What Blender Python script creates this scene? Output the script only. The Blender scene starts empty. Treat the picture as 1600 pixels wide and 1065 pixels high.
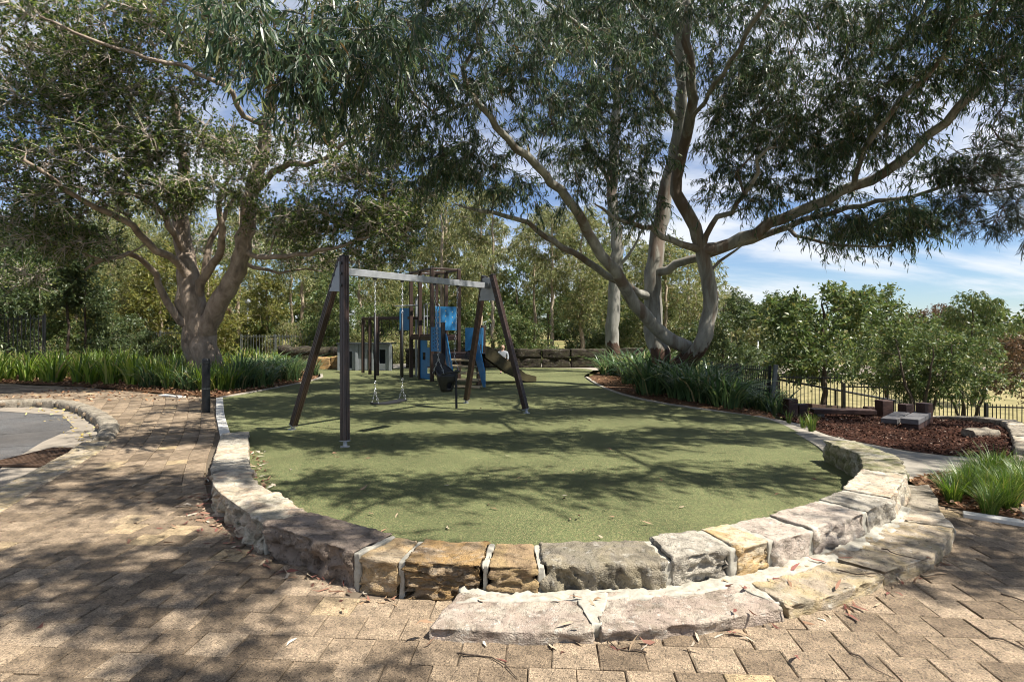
import bpy, bmesh, math, random
import numpy as np
from mathutils import Vector, Matrix, noise as mnoise

random.seed(7)
RNG = np.random.default_rng(11)
SC = bpy.context.scene
COL = SC.collection

# ------------------------------------------------------------------ camera, sky, sun, exposure
FPX, CX, HY, EYE = 889.0, 800.0, 512.0, 1.5
cam_d = bpy.data.cameras.new("camera")
cam = bpy.data.objects.new("camera", cam_d); COL.objects.link(cam)
cam.location = (0, 0, EYE); cam.rotation_euler = (math.radians(90), 0, 0)
cam_d.sensor_width = 36.0; cam_d.lens = FPX / 1600 * 36.0
cam_d.shift_y = -(532.5 - HY) / 1600.0
cam_d.clip_start = 0.05; cam_d.clip_end = 3000
SC.camera = cam

SUN_EL = math.radians(57); SUN_H = Vector((0.914, -0.406)).normalized()
TO_SUN = Vector((SUN_H.x * math.cos(SUN_EL), SUN_H.y * math.cos(SUN_EL), math.sin(SUN_EL)))
sun_d = bpy.data.lights.new("sun", 'SUN'); sun_d.energy = 5.0; sun_d.angle = math.radians(0.53)
sun_d.color = (1.0, 0.95, 0.87)
sun = bpy.data.objects.new("sun", sun_d); COL.objects.link(sun)
sun.rotation_euler = (-TO_SUN).to_track_quat('-Z', 'Y').to_euler(); sun.location = (20, -10, 30)

world = bpy.data.worlds.new("World"); SC.world = world; world.use_nodes = True
wt = world.node_tree; wn = wt.nodes; wl = wt.links
for n in list(wn): wn.remove(n)
w_out = wn.new('ShaderNodeOutputWorld'); w_bg = wn.new('ShaderNodeBackground')
w_sky = wn.new('ShaderNodeTexSky'); w_sky.sky_type = 'NISHITA'; w_sky.sun_disc = False
w_sky.sun_elevation = SUN_EL; w_sky.sun_rotation = math.atan2(SUN_H.x, SUN_H.y)
w_sky.air_density = 1.0; w_sky.dust_density = 0.0; w_sky.ozone_density = 4.0; w_sky.altitude = 20
w_tc = wn.new('ShaderNodeTexCoord'); w_sep = wn.new('ShaderNodeSeparateXYZ')
wl.new(w_tc.outputs['Generated'], w_sep.inputs[0])
def wmath(op, a, b=None, clamp=False):
    n = wn.new('ShaderNodeMath'); n.operation = op; n.use_clamp = clamp
    for i, v in enumerate((a, b)):
        if v is None: continue
        if isinstance(v, (int, float)): n.inputs[i].default_value = v
        else: wl.new(v, n.inputs[i])
    return n.outputs[0]
zz = wmath('ADD', wmath('MAXIMUM', w_sep.outputs[2], 0.0), 0.22)
w_cmb = wn.new('ShaderNodeCombineXYZ')
wl.new(wmath('DIVIDE', w_sep.outputs[0], zz), w_cmb.inputs[0]); wl.new(wmath('DIVIDE', w_sep.outputs[1], zz), w_cmb.inputs[1])
w_map = wn.new('ShaderNodeMapping'); w_map.inputs['Rotation'].default_value = (0, 0, math.radians(-24))
w_map.inputs['Scale'].default_value = (0.7, 1.3, 1); w_map.inputs['Location'].default_value = (0.3, 2.15, 0)
wl.new(w_cmb.outputs[0], w_map.inputs['Vector'])
w_n = wn.new('ShaderNodeTexNoise'); w_n.inputs['Scale'].default_value = 1.25; w_n.inputs['Detail'].default_value = 6
w_n.inputs['Roughness'].default_value = 0.56; w_n.inputs['Distortion'].default_value = 0.35
wl.new(w_map.outputs[0], w_n.inputs['Vector'])
w_r = wn.new('ShaderNodeValToRGB'); w_r.color_ramp.elements[0].position = 0.41; w_r.color_ramp.elements[1].position = 0.64
w_r.color_ramp.interpolation = 'EASE'
wl.new(w_n.outputs[0], w_r.inputs[0])
w_mix = wn.new('ShaderNodeMix'); w_mix.data_type = 'RGBA'
wl.new(wmath('ADD', wmath('MULTIPLY', w_r.outputs[0], 0.80), 0.07), w_mix.inputs[0])
w_tint = wn.new('ShaderNodeMix'); w_tint.data_type = 'RGBA'; w_tint.blend_type = 'MULTIPLY'; w_tint.inputs[0].default_value = 1.0
wl.new(w_sky.outputs[0], w_tint.inputs[6]); w_tint.inputs[7].default_value = (.84, .96, 1.14, 1)
wl.new(w_tint.outputs[2], w_mix.inputs[6]); w_mix.inputs[7].default_value = (9.0, 9.2, 9.5, 1)
wl.new(w_mix.outputs[2], w_bg.inputs[0]); w_bg.inputs[1].default_value = 0.05
wl.new(w_bg.outputs[0], w_out.inputs[0])
SC.view_settings.view_transform = 'Standard'; SC.view_settings.look = 'None'
SC.view_settings.exposure = 1.2; SC.view_settings.gamma = 1.0
SC.cycles.max_bounces = 5; SC.cycles.diffuse_bounces = 2; SC.cycles.glossy_bounces = 2; SC.cycles.transmission_bounces = 3; SC.cycles.transparent_max_bounces = 4
SC.cycles.filter_width = 1.0; SC.cycles.adaptive_threshold = 0.02

# ------------------------------------------------------------------ helpers
def G(px, py, z=0.0):
    d = FPX * (EYE - z) / (py - HY)
    return Vector(((px - CX) / FPX * d, d, z))
def A(px, py, d):
    return Vector(((px - CX) / FPX * d, d, EYE - (py - HY) / FPX * d))
def sstep(a, b, x):
    t = min(1.0, max(0.0, (x - a) / (b - a))); return t * t * (3 - 2 * t)
def T(x, y):
    """height of the open ground: level round the playground, falling away to the right"""
    r1 = min(0.55, max(0.0, y - 5) * 0.045) * sstep(3.5, 6.0, x)
    e = (x - 7.2) * 0.62 + (y - 11.4) * 0.78
    m = sstep(2.5, 6.0, x - 0.1 * (y - 12))
    r2 = (0.85 * sstep(0, 3.5, e) + min(1.75, 0.09 * max(0.0, e - 3.5))) * m
    return -r1 - r2
def GT(px, py):
    """pixel to the sloping ground"""
    z = 0.0
    for _ in range(12):
        p = G(px, py, z); z = 0.5 * z + 0.5 * T(p.x, p.y)
    return G(px, py, z)

def pip(x, y, poly):
    ins = False; n = len(poly); j = n - 1
    for i in range(n):
        xi, yi = poly[i][0], poly[i][1]; xj, yj = poly[j][0], poly[j][1]
        if (yi > y) != (yj > y) and x < (xj - xi) * (y - yi) / (yj - yi) + xi: ins = not ins
        j = i
    return ins

def tag(o, label=None, cat=None, group=None, kind=None):
    if label: o['label'] = label
    if cat: o['category'] = cat
    if group: o['group'] = group
    if kind: o['kind'] = kind
    return o
def empty(name, loc, rz=0.0):
    o = bpy.data.objects.new(name, None); COL.objects.link(o); o.location = loc; o.rotation_euler = (0, 0, rz)
    o.empty_display_size = 0.2
    return o
def link(name, me, parent=None, loc=None):
    o = bpy.data.objects.new(name, me); COL.objects.link(o)
    if loc is not None: o.location = loc
    if parent is not None:
        o.parent = parent
        if loc is None:
            M_ = Matrix.LocRotScale(parent.location, parent.rotation_euler, None)
            if parent.parent is not None:
                q = parent.parent
                M_ = Matrix.LocRotScale(q.location, q.rotation_euler, None) @ parent.matrix_parent_inverse @ M_
            o.matrix_parent_inverse = M_.inverted()
    return o
def np_mesh(name, V, quads=None, tris=None, mat=None, smooth=False):
    me = bpy.data.meshes.new(name)
    V = np.asarray(V, np.float32).reshape(-1, 3)
    quads = np.zeros((0, 4), np.int32) if quads is None else np.asarray(quads, np.int32).reshape(-1, 4)
    tris = np.zeros((0, 3), np.int32) if tris is None else np.asarray(tris, np.int32).reshape(-1, 3)
    nl = quads.size + tris.size; nf = len(quads) + len(tris)
    me.vertices.add(len(V)); me.vertices.foreach_set('co', V.ravel())
    me.loops.add(nl); me.loops.foreach_set('vertex_index', np.concatenate([quads.ravel(), tris.ravel()]))
    me.polygons.add(nf)
    st = np.concatenate([np.arange(len(quads)) * 4, quads.size + np.arange(len(tris)) * 3]).astype(np.int32)
    me.polygons.foreach_set('loop_start', st)
    if smooth: me.polygons.foreach_set('use_smooth', np.ones(nf, bool))
    me.update(calc_edges=True)
    if mat is not None: me.materials.append(mat)
    return me

class MB:
    def __init__(s): s.v = []; s.f = []
    def box(s, c, size, rot=None):
        c = Vector(c); h = Vector(size) * 0.5; b = len(s.v)
        R = rot if rot is not None else Matrix.Identity(3)
        for dz in (-1, 1):
            for dx, dy in ((-1, -1), (1, -1), (1, 1), (-1, 1)):
                s.v.append(c + R @ Vector((dx * h.x, dy * h.y, dz * h.z)))
        s.f += [(b+3, b+2, b+1, b), (b+4, b+5, b+6, b+7), (b, b+1, b+5, b+4), (b+1, b+2, b+6, b+5), (b+2, b+3, b+7, b+6), (b+3, b, b+4, b+7)]
        return s
    def beam(s, p, q, w, h, up=(0, 0, 1)):
        p = Vector(p); q = Vector(q); x = (q - p); L = x.length; x.normalize(); up = Vector(up)
        if abs(x.dot(up)) > 0.98: up = Vector((0, 1, 0)) if abs(x.y) < .9 else Vector((1, 0, 0))
        y = up.cross(x).normalized(); z = x.cross(y)
        R = Matrix((x, y, z)).transposed()
        return s.box((p + q) / 2, (L, w, h), R)
    def tube(s, pts, r, n=8, cap=True):
        pts = [Vector(p) for p in pts]; m = len(pts)
        rs = r if isinstance(r, (list, tuple)) else [r] * m
        b0 = len(s.v); prev = None
        for i, p in enumerate(pts):
            t = (pts[min(i+1, m-1)] - pts[max(i-1, 0)])
            if t.length < 1e-9: t = Vector((0, 0, 1))
            t.normalize()
            if prev is None:
                a = Vector((1, 0, 0)) if abs(t.x) < .9 else Vector((0, 1, 0)); u = t.cross(a).normalized()
            else:
                u = (prev - t * prev.dot(t)).normalized()
            prev = u; w = t.cross(u)
            for k in range(n):
                a = 2 * math.pi * k / n
                s.v.append(p + (u * math.cos(a) + w * math.sin(a)) * rs[i])
        for i in range(m - 1):
            for k in range(n):
                a, b = b0 + i*n + k, b0 + i*n + (k+1) % n
                s.f.append((a, b, b + n, a + n))
        if cap:
            s.f.append(tuple(b0 + k for k in range(n))[::-1]); s.f.append(tuple(b0 + (m-1)*n + k for k in range(n)))
        return s
    def poly(s, pts):
        b = len(s.v); s.v += [Vector(p) for p in pts]; s.f.append(tuple(range(b, b + len(pts)))); return s
    def prism(s, pts, ext):
        """closed outline pts extruded by vector ext"""
        b = len(s.v); n = len(pts); e = Vector(ext)
        s.v += [Vector(p) for p in pts] + [Vector(p) + e for p in pts]
        s.f.append(tuple(range(b, b+n))[::-1]); s.f.append(tuple(range(b+n, b+2*n)))
        for i in range(n): j = (i+1) % n; s.f.append((b+i, b+j, b+n+j, b+n+i))
        return s
    def mesh(s, name, mat, smooth=False):
        me = bpy.data.meshes.new(name); me.from_pydata([tuple(v) for v in s.v], [], s.f); me.update()
        if smooth:
            for p in me.polygons: p.use_smooth = True
        bm = bmesh.new(); bm.from_mesh(me); bmesh.ops.recalc_face_normals(bm, faces=bm.faces); bm.to_mesh(me); bm.free()
        if mat is not None: me.materials.append(mat)
        return me
    def build(s, name, mat, parent=None, smooth=False, bevel=0.0, segs=2):
        o = link(name, s.mesh(name, mat, smooth), parent)
        if bevel:
            b = o.modifiers.new('bevel', 'BEVEL'); b.width = bevel; b.segments = segs; b.limit_method = 'ANGLE'; b.angle_limit = math.radians(40)
        return o

# ------------------------------------------------------------------ materials
class NT:
    def __init__(s, name):
        s.m = bpy.data.materials.new(name); s.m.use_nodes = True; s.t = s.m.node_tree; s.n = s.t.nodes; s.l = s.t.links
        s.b = s.n['Principled BSDF']; s.out = s.n['Material Output']
        s.tc = s.n.new('ShaderNodeTexCoord')
    def coord(s, which='Object', scale=(1, 1, 1), rot=(0, 0, 0)):
        mp = s.n.new('ShaderNodeMapping'); mp.inputs['Scale'].default_value = scale; mp.inputs['Rotation'].default_value = rot
        s.l.new(s.tc.outputs[which], mp.inputs[0]); return mp.outputs[0]
    def noise(s, scale, detail=4, rough=.55, vec=None, dist=0.0):
        n = s.n.new('ShaderNodeTexNoise'); n.inputs['Scale'].default_value = scale; n.inputs['Detail'].default_value = detail
        n.inputs['Roughness'].default_value = rough; n.inputs['Distortion'].default_value = dist
        s.l.new(vec if vec is not None else s.tc.outputs['Object'], n.inputs['Vector']); return n.outputs[0]
    def voronoi(s, scale, vec=None, feature='F1', out='Distance'):
        n = s.n.new('ShaderNodeTexVoronoi'); n.feature = feature; n.inputs['Scale'].default_value = scale
        s.l.new(vec if vec is not None else s.tc.outputs['Object'], n.inputs['Vector']); return n.outputs[out]
    def ramp(s, fac, stops, interp='LINEAR'):
        r = s.n.new('ShaderNodeValToRGB'); r.color_ramp.interpolation = interp; e = r.color_ramp.elements
        while len(e) < len(stops): e.new(0.5)
        for i, (p, c) in enumerate(stops):
            e[i].position = p; e[i].color = (c[0], c[1], c[2], 1) if not isinstance(c, (int, float)) else (c, c, c, 1)
        s.l.new(fac, r.inputs[0]); return r.outputs[0]
    def mix(s, fac, a, b, mode='MIX'):
        n = s.n.new('ShaderNodeMix'); n.data_type = 'RGBA'; n.blend_type = mode
        for i, v in ((0, fac), (6, a), (7, b)):
            if isinstance(v, (int, float)): n.inputs[i].default_value = v
            elif isinstance(v, (tuple, list)): n.inputs[i].default_value = (v[0], v[1], v[2], 1)
            else: s.l.new(v, n.inputs[i])
        return n.outputs[2]
    def math(s, op, a, b=0.5):
        n = s.n.new('ShaderNodeMath'); n.operation = op
        for i, v in enumerate((a, b)):
            if isinstance(v, (int, float)): n.inputs[i].default_value = v
            else: s.l.new(v, n.inputs[i])
        return n.outputs[0]
    def objrand(s):
        n = s.n.new('ShaderNodeObjectInfo'); return n.outputs['Random']
    def island(s):
        n = s.n.new('ShaderNodeNewGeometry'); return n.outputs['Random Per Island']
    def hsv(s, col, h=.5, sat=1., v=1.):
        n = s.n.new('ShaderNodeHueSaturation')
        for i, x in ((0, h), (1, sat), (2, v)):
            if isinstance(x, (int, float)): n.inputs[i].default_value = x
            else: s.l.new(x, n.inputs[i])
        s.l.new(col, n.inputs[4]); return n.outputs[0]
    def bump(s, h, strength=.4, dist=.01):
        n = s.n.new('ShaderNodeBump'); n.inputs['Strength'].default_value = strength; n.inputs['Distance'].default_value = dist
        s.l.new(h, n.inputs['Height']); s.l.new(n.outputs[0], s.b.inputs['Normal']); return n
    def fin(s, col=None, rough=.7, spec=.3, metal=0.0):
        if col is not None:
            if isinstance(col, (tuple, list)): s.b.inputs['Base Color'].default_value = (col[0], col[1], col[2], 1)
            else: s.l.new(col, s.b.inputs['Base Color'])
        if isinstance(rough, (int, float)): s.b.inputs['Roughness'].default_value = rough
        else: s.l.new(rough, s.b.inputs['Roughness'])
        s.b.inputs['Specular IOR Level'].default_value = spec; s.b.inputs['Metallic'].default_value = metal
        return s.m

def m_plain(name, c, rough=.6, spec=.4, metal=0.0, var=.25, nscale=6.0, bump=.0, bscale=60):
    t = NT(name); n = t.noise(nscale, 6, .6)
    c2 = tuple(x * (1 - var) for x in c); c3 = tuple(min(1, x * (1 + var)) for x in c)
    col = t.ramp(n, [(.3, c2), (.7, c3)])
    if bump: t.bump(t.noise(bscale, 4, .6), bump, .004)
    return t.fin(col, rough, spec, metal)

def m_leaf(name, stops, transl=.35, rough=.42, spec=.45, tcol=None):
    """leaf: coloured per leaf, part of the light passes through"""
    t = NT(name); col = t.ramp(t.island(), stops)
    cl = t.noise(0.9, 2); col = t.hsv(col, .5, 1.0, t.math('ADD', t.math('MULTIPLY', cl, .7), .65))
    t.fin(col, rough, spec)
    tr = t.n.new('ShaderNodeBsdfTranslucent'); t.l.new(t.hsv(col, .49, 1.15, 1.25), tr.inputs[0])
    mx = t.n.new('ShaderNodeMixShader'); mx.inputs[0].default_value = transl
    t.l.new(t.b.outputs[0], mx.inputs[1]); t.l.new(tr.outputs[0], mx.inputs[2]); t.l.new(mx.outputs[0], t.out.inputs[0])
    return t.m

def m_stone(name, base, dark, accent=None, strata=0.0, moss=0.0, lichen=0.25, bump=.7, tint=1.0):
    t = NT(name)
    v = t.coord('Object', (1, 1, 1 + 7 * strata))
    n1 = t.noise(5.5, 8, .62, v, .4); col = t.ramp(n1, [(.28, dark), (.5, base), (.75, tuple(min(1, c * 1.25) for c in base))])
    if accent:
        a = t.ramp(t.noise(4.0, 5, .6, v, 1.2), [(.46, 0.0), (.62, 1.0)]); col = t.mix(a, col, accent)
    li = t.ramp(t.noise(16, 6, .7), [(.56, 0.0), (.66, 1.0)]); col = t.mix(t.math('MULTIPLY', li, lichen), col, (.55, .53, .47))
    pit = t.ramp(t.noise(45, 3, .6), [(.30, 0.45), (.42, 1.0)]); col = t.mix(1.0, col, pit, 'MULTIPLY')
    if moss:
        ms = t.ramp(t.noise(7, 6, .65), [(.45, 0.0), (.6, 1.0)]); col = t.mix(t.math('MULTIPLY', ms, moss), col, (.10, .11, .035))
    h = t.math('ADD', t.noise(38, 7, .68, v), t.math('MULTIPLY', t.voronoi(120), .25))
    cr = t.ramp(t.noise(11, 9, .75, v, .8), [(.38, .55), (.5, 1.0), (.7, 1.12)]); col = t.mix(1.0, col, cr, 'MULTIPLY')
    t.bump(h, bump, .02)
    return t.fin(col, .88, .2)

def m_paver(name, per):
    t = NT(name); r = t.objrand() if per == 'object' else t.island()
    base = t.ramp(r, [(0, (.135, .103, .07)), (.2, (.185, .143, .098)), (.5, (.23, .18, .125)), (.8, (.265, .208, .145)), (.95, (.30, .24, .17)), (1, (.36, .28, .16))])
    vw = t.coord('Object' if per != 'object' else 'Object')
    gr = t.voronoi(170, None, 'F1', 'Color')
    g2 = t.ramp(gr, [(.05, (.28, .27, .26)), (.35, (.85, .82, .8)), (.7, (1.1, 1.05, 1.0)), (.95, (1.55, 1.5, 1.4))]); col = t.mix(1.0, base, g2, 'MULTIPLY')
    big = t.ramp(t.noise(2.2 if per != 'object' else 9, 6, .62), [(.35, .62), (.62, 1.12)]); col = t.mix(1.0, col, big, 'MULTIPLY')
    st = t.ramp(t.noise(9, 5, .7), [(.62, 0.0), (.72, 1.0)]); col = t.mix(t.math('MULTIPLY', st, .35), col, (.07, .06, .05))
    t.bump(t.math('ADD', t.voronoi(150), t.noise(22, 5, .6)), .55, .006)
    return t.fin(col, .85, .25)

MAT = {}
MAT['paver'] = m_paver('paver', 'object'); MAT['paver_far'] = m_paver('paver_far', 'island')
MAT['sand'] = m_plain('joint_sand', (.12, .095, .068), .95, .1, bump=.5)
def m_rubber():
    t = NT('rubber_granules')
    c = t.voronoi(170, None, 'F1', 'Color')
    sep = t.n.new('ShaderNodeSeparateColor'); t.l.new(c, sep.inputs[0])
    col = t.ramp(sep.outputs[0], [(.0, (.054, .068, .028)), (.3, (.094, .110, .044)), (.55, (.132, .147, .06)), (.75, (.175, .18, .076)), (.88, (.25, .215, .105)), (.94, (.125, .09, .048)), (1, (.34, .33, .20))], 'CONSTANT')
    big = t.ramp(t.noise(.7, 7, .65), [(.3, .68), (.7, 1.15)]); col = t.mix(1.0, col, big, 'MULTIPLY')
    st = t.ramp(t.noise(2.6, 7, .7), [(.58, 0.0), (.75, .5)]); col = t.mix(st, col, (.14, .12, .06))
    t.bump(t.voronoi(130), .6, .006)
    return t.fin(col, .85, .2)
MAT['rubber'] = m_rubber()
def m_asphalt():
    t = NT('asphalt'); n = t.voronoi(140, None, 'F1', 'Color')
    col = t.ramp(n, [(.1, (.05, .049, .048)), (.6, (.09, .088, .086)), (.95, (.17, .165, .16))])
    col = t.mix(t.ramp(t.noise(.9, 6, .6), [(.4, 0.0), (.7, .6)]), col, (.12, .105, .09))
    col = t.mix(1.0, col, t.ramp(t.noise(.5, 7, .7), [(.35, .6), (.65, 1.25)]), 'MULTIPLY')
    ck = t.ramp(t.voronoi(.55, t.coord('Object', (1, 1, 1)), 'DISTANCE_TO_EDGE'), [(.0, .3), (.012, 1.0)]); col = t.mix(1.0, col, ck, 'MULTIPLY')
    t.bump(t.voronoi(140), .5, .006); return t.fin(col, .85, .25)
MAT['asphalt'] = m_asphalt()
def m_concrete(name, c, sc=1.0):
    t = NT(name); col = t.ramp(t.noise(3 * sc, 8, .65), [(.3, tuple(x * .7 for x in c)), (.7, tuple(min(1, x * 1.15) for x in c))])
    col = t.mix(t.ramp(t.noise(60, 3, .6), [(.55, 0.0), (.8, .4)]), col, tuple(x * .4 for x in c))
    t.bump(t.noise(70, 5, .6), .35, .005); return t.fin(col, .9, .2)
MAT['concrete'] = m_concrete('weathered_concrete', (.30, .27, .22)); MAT['edging'] = m_concrete('pale_edging', (.55, .53, .48))
MAT['gutter'] = m_concrete('gutter_concrete', (.25, .215, .17))
MAT['mortar'] = m_concrete('lime_mortar', (.36, .335, .275), 9)
def m_soil(name, cs, sc=14):
    t = NT(name); col = t.ramp(t.noise(sc, 8, .7), [(.3, cs[0]), (.5, cs[1]), (.72, cs[2])])
    t.bump(t.noise(sc * 2.5, 6, .7), .9, .03); return t.fin(col, .95, .1)
MAT['mulch'] = m_soil('bark_mulch', [(.016, .007, .005), (.05, .02, .012), (.10, .042, .024)], 22)
MAT['bedsoil'] = m_soil('bed_soil', [(.04, .024, .014), (.10, .055, .03), (.19, .12, .07)], 18)
def m_ground():
    t = NT('park_ground'); n = t.noise(.12, 6, .6)
    col = t.ramp(n, [(.35, (.075, .10, .03)), (.5, (.17, .155, .06)), (.65, (.30, .24, .115))])
    col = t.mix(1.0, col, t.ramp(t.noise(6, 6, .7), [(.3, .55), (.7, 1.2)]), 'MULTIPLY')
    t.bump(t.noise(25, 6, .7), .8, .05); return t.fin(col, .95, .1)
MAT['ground'] = m_ground()
MAT['lawn'] = m_soil('dry_lawn', [(.12, .115, .05), (.22, .19, .09), (.32, .27, .135)], 1.2)
def m_wood_post():
    t = NT('brown_composite_post'); v = t.coord('Object', (40, 40, 1.2))
    col = t.ramp(t.noise(1.6, 6, .65, v), [(.3, (.020, .012, .009)), (.6, (.048, .028, .021)), (.85, (.085, .052, .04))])
    t.bump(t.noise(2.2, 4, .6, v), .3, .004); return t.fin(col, .42, .45)
MAT['post'] = m_wood_post()
MAT['galv'] = m_plain('galvanised_steel', (.30, .31, .32), .45, .5, .4, .18, 9)
MAT['plate'] = m_plain('grey_plate', (.26, .275, .29), .5, .5, .15, .1, 7)
MAT['black'] = m_plain('black_rubber', (.012, .012, .013), .5, .4, 0, .3, 20)
MAT['bolt'] = m_plain('dark_bolt', (.02, .02, .022), .4, .5, .3)
MAT['chain'] = m_plain('zinc_chain', (.42, .43, .44), .4, .5, .8, .2, 30)
MAT['blue'] = m_plain('blue_panel', (.022, .155, .34), .38, .45, 0, .12, 3)
MAT['cream_ply'] = m_plain('pale_tread', (.42, .33, .20), .7, .25, 0, .3, 14)
MAT['greypanel'] = m_plain('grey_play_panel', (.20, .215, .22), .55, .3, 0, .12, 3)
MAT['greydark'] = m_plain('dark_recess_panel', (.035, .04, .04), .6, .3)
MAT['slide'] = m_plain('slide_steel', (.30, .31, .31), .35, .5, .7, .15, 4)
MAT['slideside'] = m_plain('olive_slide_side', (.055, .045, .02), .6, .3, 0, .3, 8)
MAT['fence'] = m_plain('black_fence_steel', (.014, .015, .016), .45, .4, .2, .3, 12)
MAT['palefence'] = m_plain('weathered_fence_steel', (.10, .11, .105), .55, .4, .2, .2, 8)
MAT['steelpole'] = m_plain('pale_lamp_pole', (.50, .52, .53), .5, .4, .2, .1, 4)
def m_timber():
    t = NT('dark_sleeper_timber'); v = t.coord('Object', (3, 18, 18))
    col = t.ramp(t.noise(2.0, 7, .65, v), [(.3, (.020, .011, .008)), (.55, (.055, .027, .02)), (.8, (.10, .06, .045))])
    t.bump(t.noise(2.4, 5, .6, v), .6, .008); return t.fin(col, .6, .35)
MAT['timber'] = m_timber()
MAT['plank'] = m_plain('grey_weathered_plank', (.10, .095, .095), .65, .3, 0, .25, 20, .4, 50)
MAT['rust'] = m_plain('rusty_grate', (.075, .045, .028), .75, .3, .2, .45, 18, .5)
MAT['gumbark'] = None
def m_bark(name, cs, vs=(1, 1, .22), sc=3.5, bump=.5, patch=None, bd=.03, stocking=0.0):
    t = NT(name); v = t.coord('Object', vs)
    col = t.ramp(t.noise(sc, 7, .6, v, .6), [(.28, cs[0]), (.5, cs[1]), (.74, cs[2])])
    if patch:
        col = t.mix(t.ramp(t.noise(1.6, 5, .55, v, 1.0), [(.52, 0.0), (.6, .9)]), col, patch)
    if stocking:
        sx = t.n.new('ShaderNodeSeparateXYZ'); t.l.new(t.tc.outputs['Object'], sx.inputs[0])
        zf = t.math('ADD', sx.outputs[2], t.math('MULTIPLY', t.noise(2.2, 5, .6, v), 1.6))
        col = t.mix(t.ramp(zf, [(.0, 1.0), (.45, 1.0), (.5, 1.0)]) if False else t.math('LESS_THAN', zf, stocking), col, t.ramp(t.noise(9, 5, .6, v), [(.3, (.03, .018, .013)), (.7, (.10, .055, .035))]))
    sp = t.ramp(t.noise(30, 3, .6, v), [(.62, 0.0), (.75, .5)]); col = t.mix(sp, col, tuple(c * .35 for c in cs[0]))
    t.bump(t.noise(sc * 5, 6, .65, v), bump, bd); return t.fin(col, .8, .25)
MAT['gumbark'] = m_bark('smooth_gum_bark', [(.10, .092, .075), (.23, .22, .185), (.36, .345, .30)], patch=(.13, .095, .07), bump=.45, sc=4.5, bd=.02, stocking=1.75)
MAT['figbark'] = m_bark('grey_fig_bark', [(.12, .092, .068), (.25, .195, .145), (.38, .31, .24)], vs=(1, 1, .5), sc=5, bump=.8)
MAT['rough'] = m_bark('rough_dark_bark', [(.035, .025, .018), (.085, .062, .045), (.16, .125, .095)], vs=(1, 1, .3), sc=6, bump=.8)
MAT['palebark'] = m_bark('pale_young_bark', [(.17, .13, .09), (.32, .255, .18), (.46, .40, .31)], vs=(1, 1, .25), sc=4, bump=.4)
MAT['figtwig'] = m_plain('pale_fig_twig', (.36, .31, .25), .8, .2, 0, .25, 4)
MAT['gumleaf'] = m_leaf('gum_leaf', [(0, (.022, .046, .024)), (.45, (.046, .082, .04)), (.8, (.088, .128, .058)), (.95, (.15, .165, .07)), (1, (.20, .135, .065))], .38, .4, .4)
MAT['figleaf'] = m_leaf('fig_leaf', [(0, (.024, .05, .018)), (.4, (.062, .105, .034)), (.75, (.14, .19, .054)), (.95, (.25, .28, .085)), (1, (.20, .16, .065))], .45, .38, .42)
MAT['needle'] = m_leaf('needle_leaf', [(0, (.018, .03, .02)), (.6, (.035, .05, .03)), (1, (.06, .07, .04))], .2, .5, .3)
MAT['olive'] = m_leaf('olive_leaf', [(0, (.085, .11, .045)), (.5, (.18, .20, .08)), (.9, (.28, .28, .115)), (1, (.30, .23, .11))], .42, .45, .4)
MAT['mid'] = m_leaf('mid_green_leaf', [(0, (.045, .078, .026)), (.5, (.09, .13, .042)), (.9, (.16, .19, .065)), (1, (.22, .19, .07))], .36, .42, .4)
MAT['dark'] = m_leaf('dark_green_leaf', [(0, (.035, .06, .026)), (.6, (.075, .105, .04)), (1, (.13, .15, .055))], .32, .42, .4)
MAT['yellow'] = m_leaf('yellow_green_leaf', [(0, (.10, .12, .034)), (.6, (.20, .21, .058)), (1, (.29, .25, .08))], .42, .45, .4)
MAT['russet'] = m_leaf('russet_leaf', [(0, (.05, .045, .025)), (.5, (.12, .08, .045)), (1, (.20, .12, .07))], .3, .5, .3)
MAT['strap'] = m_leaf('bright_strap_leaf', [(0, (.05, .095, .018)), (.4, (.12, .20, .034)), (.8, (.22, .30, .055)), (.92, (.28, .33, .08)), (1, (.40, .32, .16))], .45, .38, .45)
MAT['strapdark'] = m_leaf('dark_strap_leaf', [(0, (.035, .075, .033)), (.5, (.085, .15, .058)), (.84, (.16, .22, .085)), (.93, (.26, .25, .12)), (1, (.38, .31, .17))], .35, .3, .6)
MAT['straplom'] = m_leaf('tufted_grass_leaf', [(0, (.045, .095, .02)), (.5, (.10, .17, .03)), (.9, (.17, .23, .05)), (1, (.30, .26, .10))], .35, .4, .4)
MAT['litter'] = m_leaf('fallen_leaf', [(0, (.10, .05, .035)), (.3, (.20, .075, .06)), (.6, (.26, .17, .10)), (.85, (.40, .32, .22)), (1, (.50, .46, .38))], .1, .7, .2)
MAT['litterbrown'] = m_leaf('brown_leaf_litter', [(0, (.06, .03, .018)), (.5, (.17, .085, .045)), (.85, (.30, .17, .09)), (1, (.42, .30, .19))], .1, .75, .15)
MAT['litteryel'] = m_leaf('yellow_fallen_leaf', [(0, (.40, .28, .07)), (.6, (.50, .38, .12)), (1, (.55, .46, .22))], .15, .7, .2)
MAT['chip'] = m_leaf('bark_chip', [(0, (.014, .007, .005)), (.45, (.042, .019, .012)), (.85, (.085, .040, .024)), (.97, (.19, .10, .065)), (1, (.42, .35, .28))], .0, .85, .15)

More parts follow.
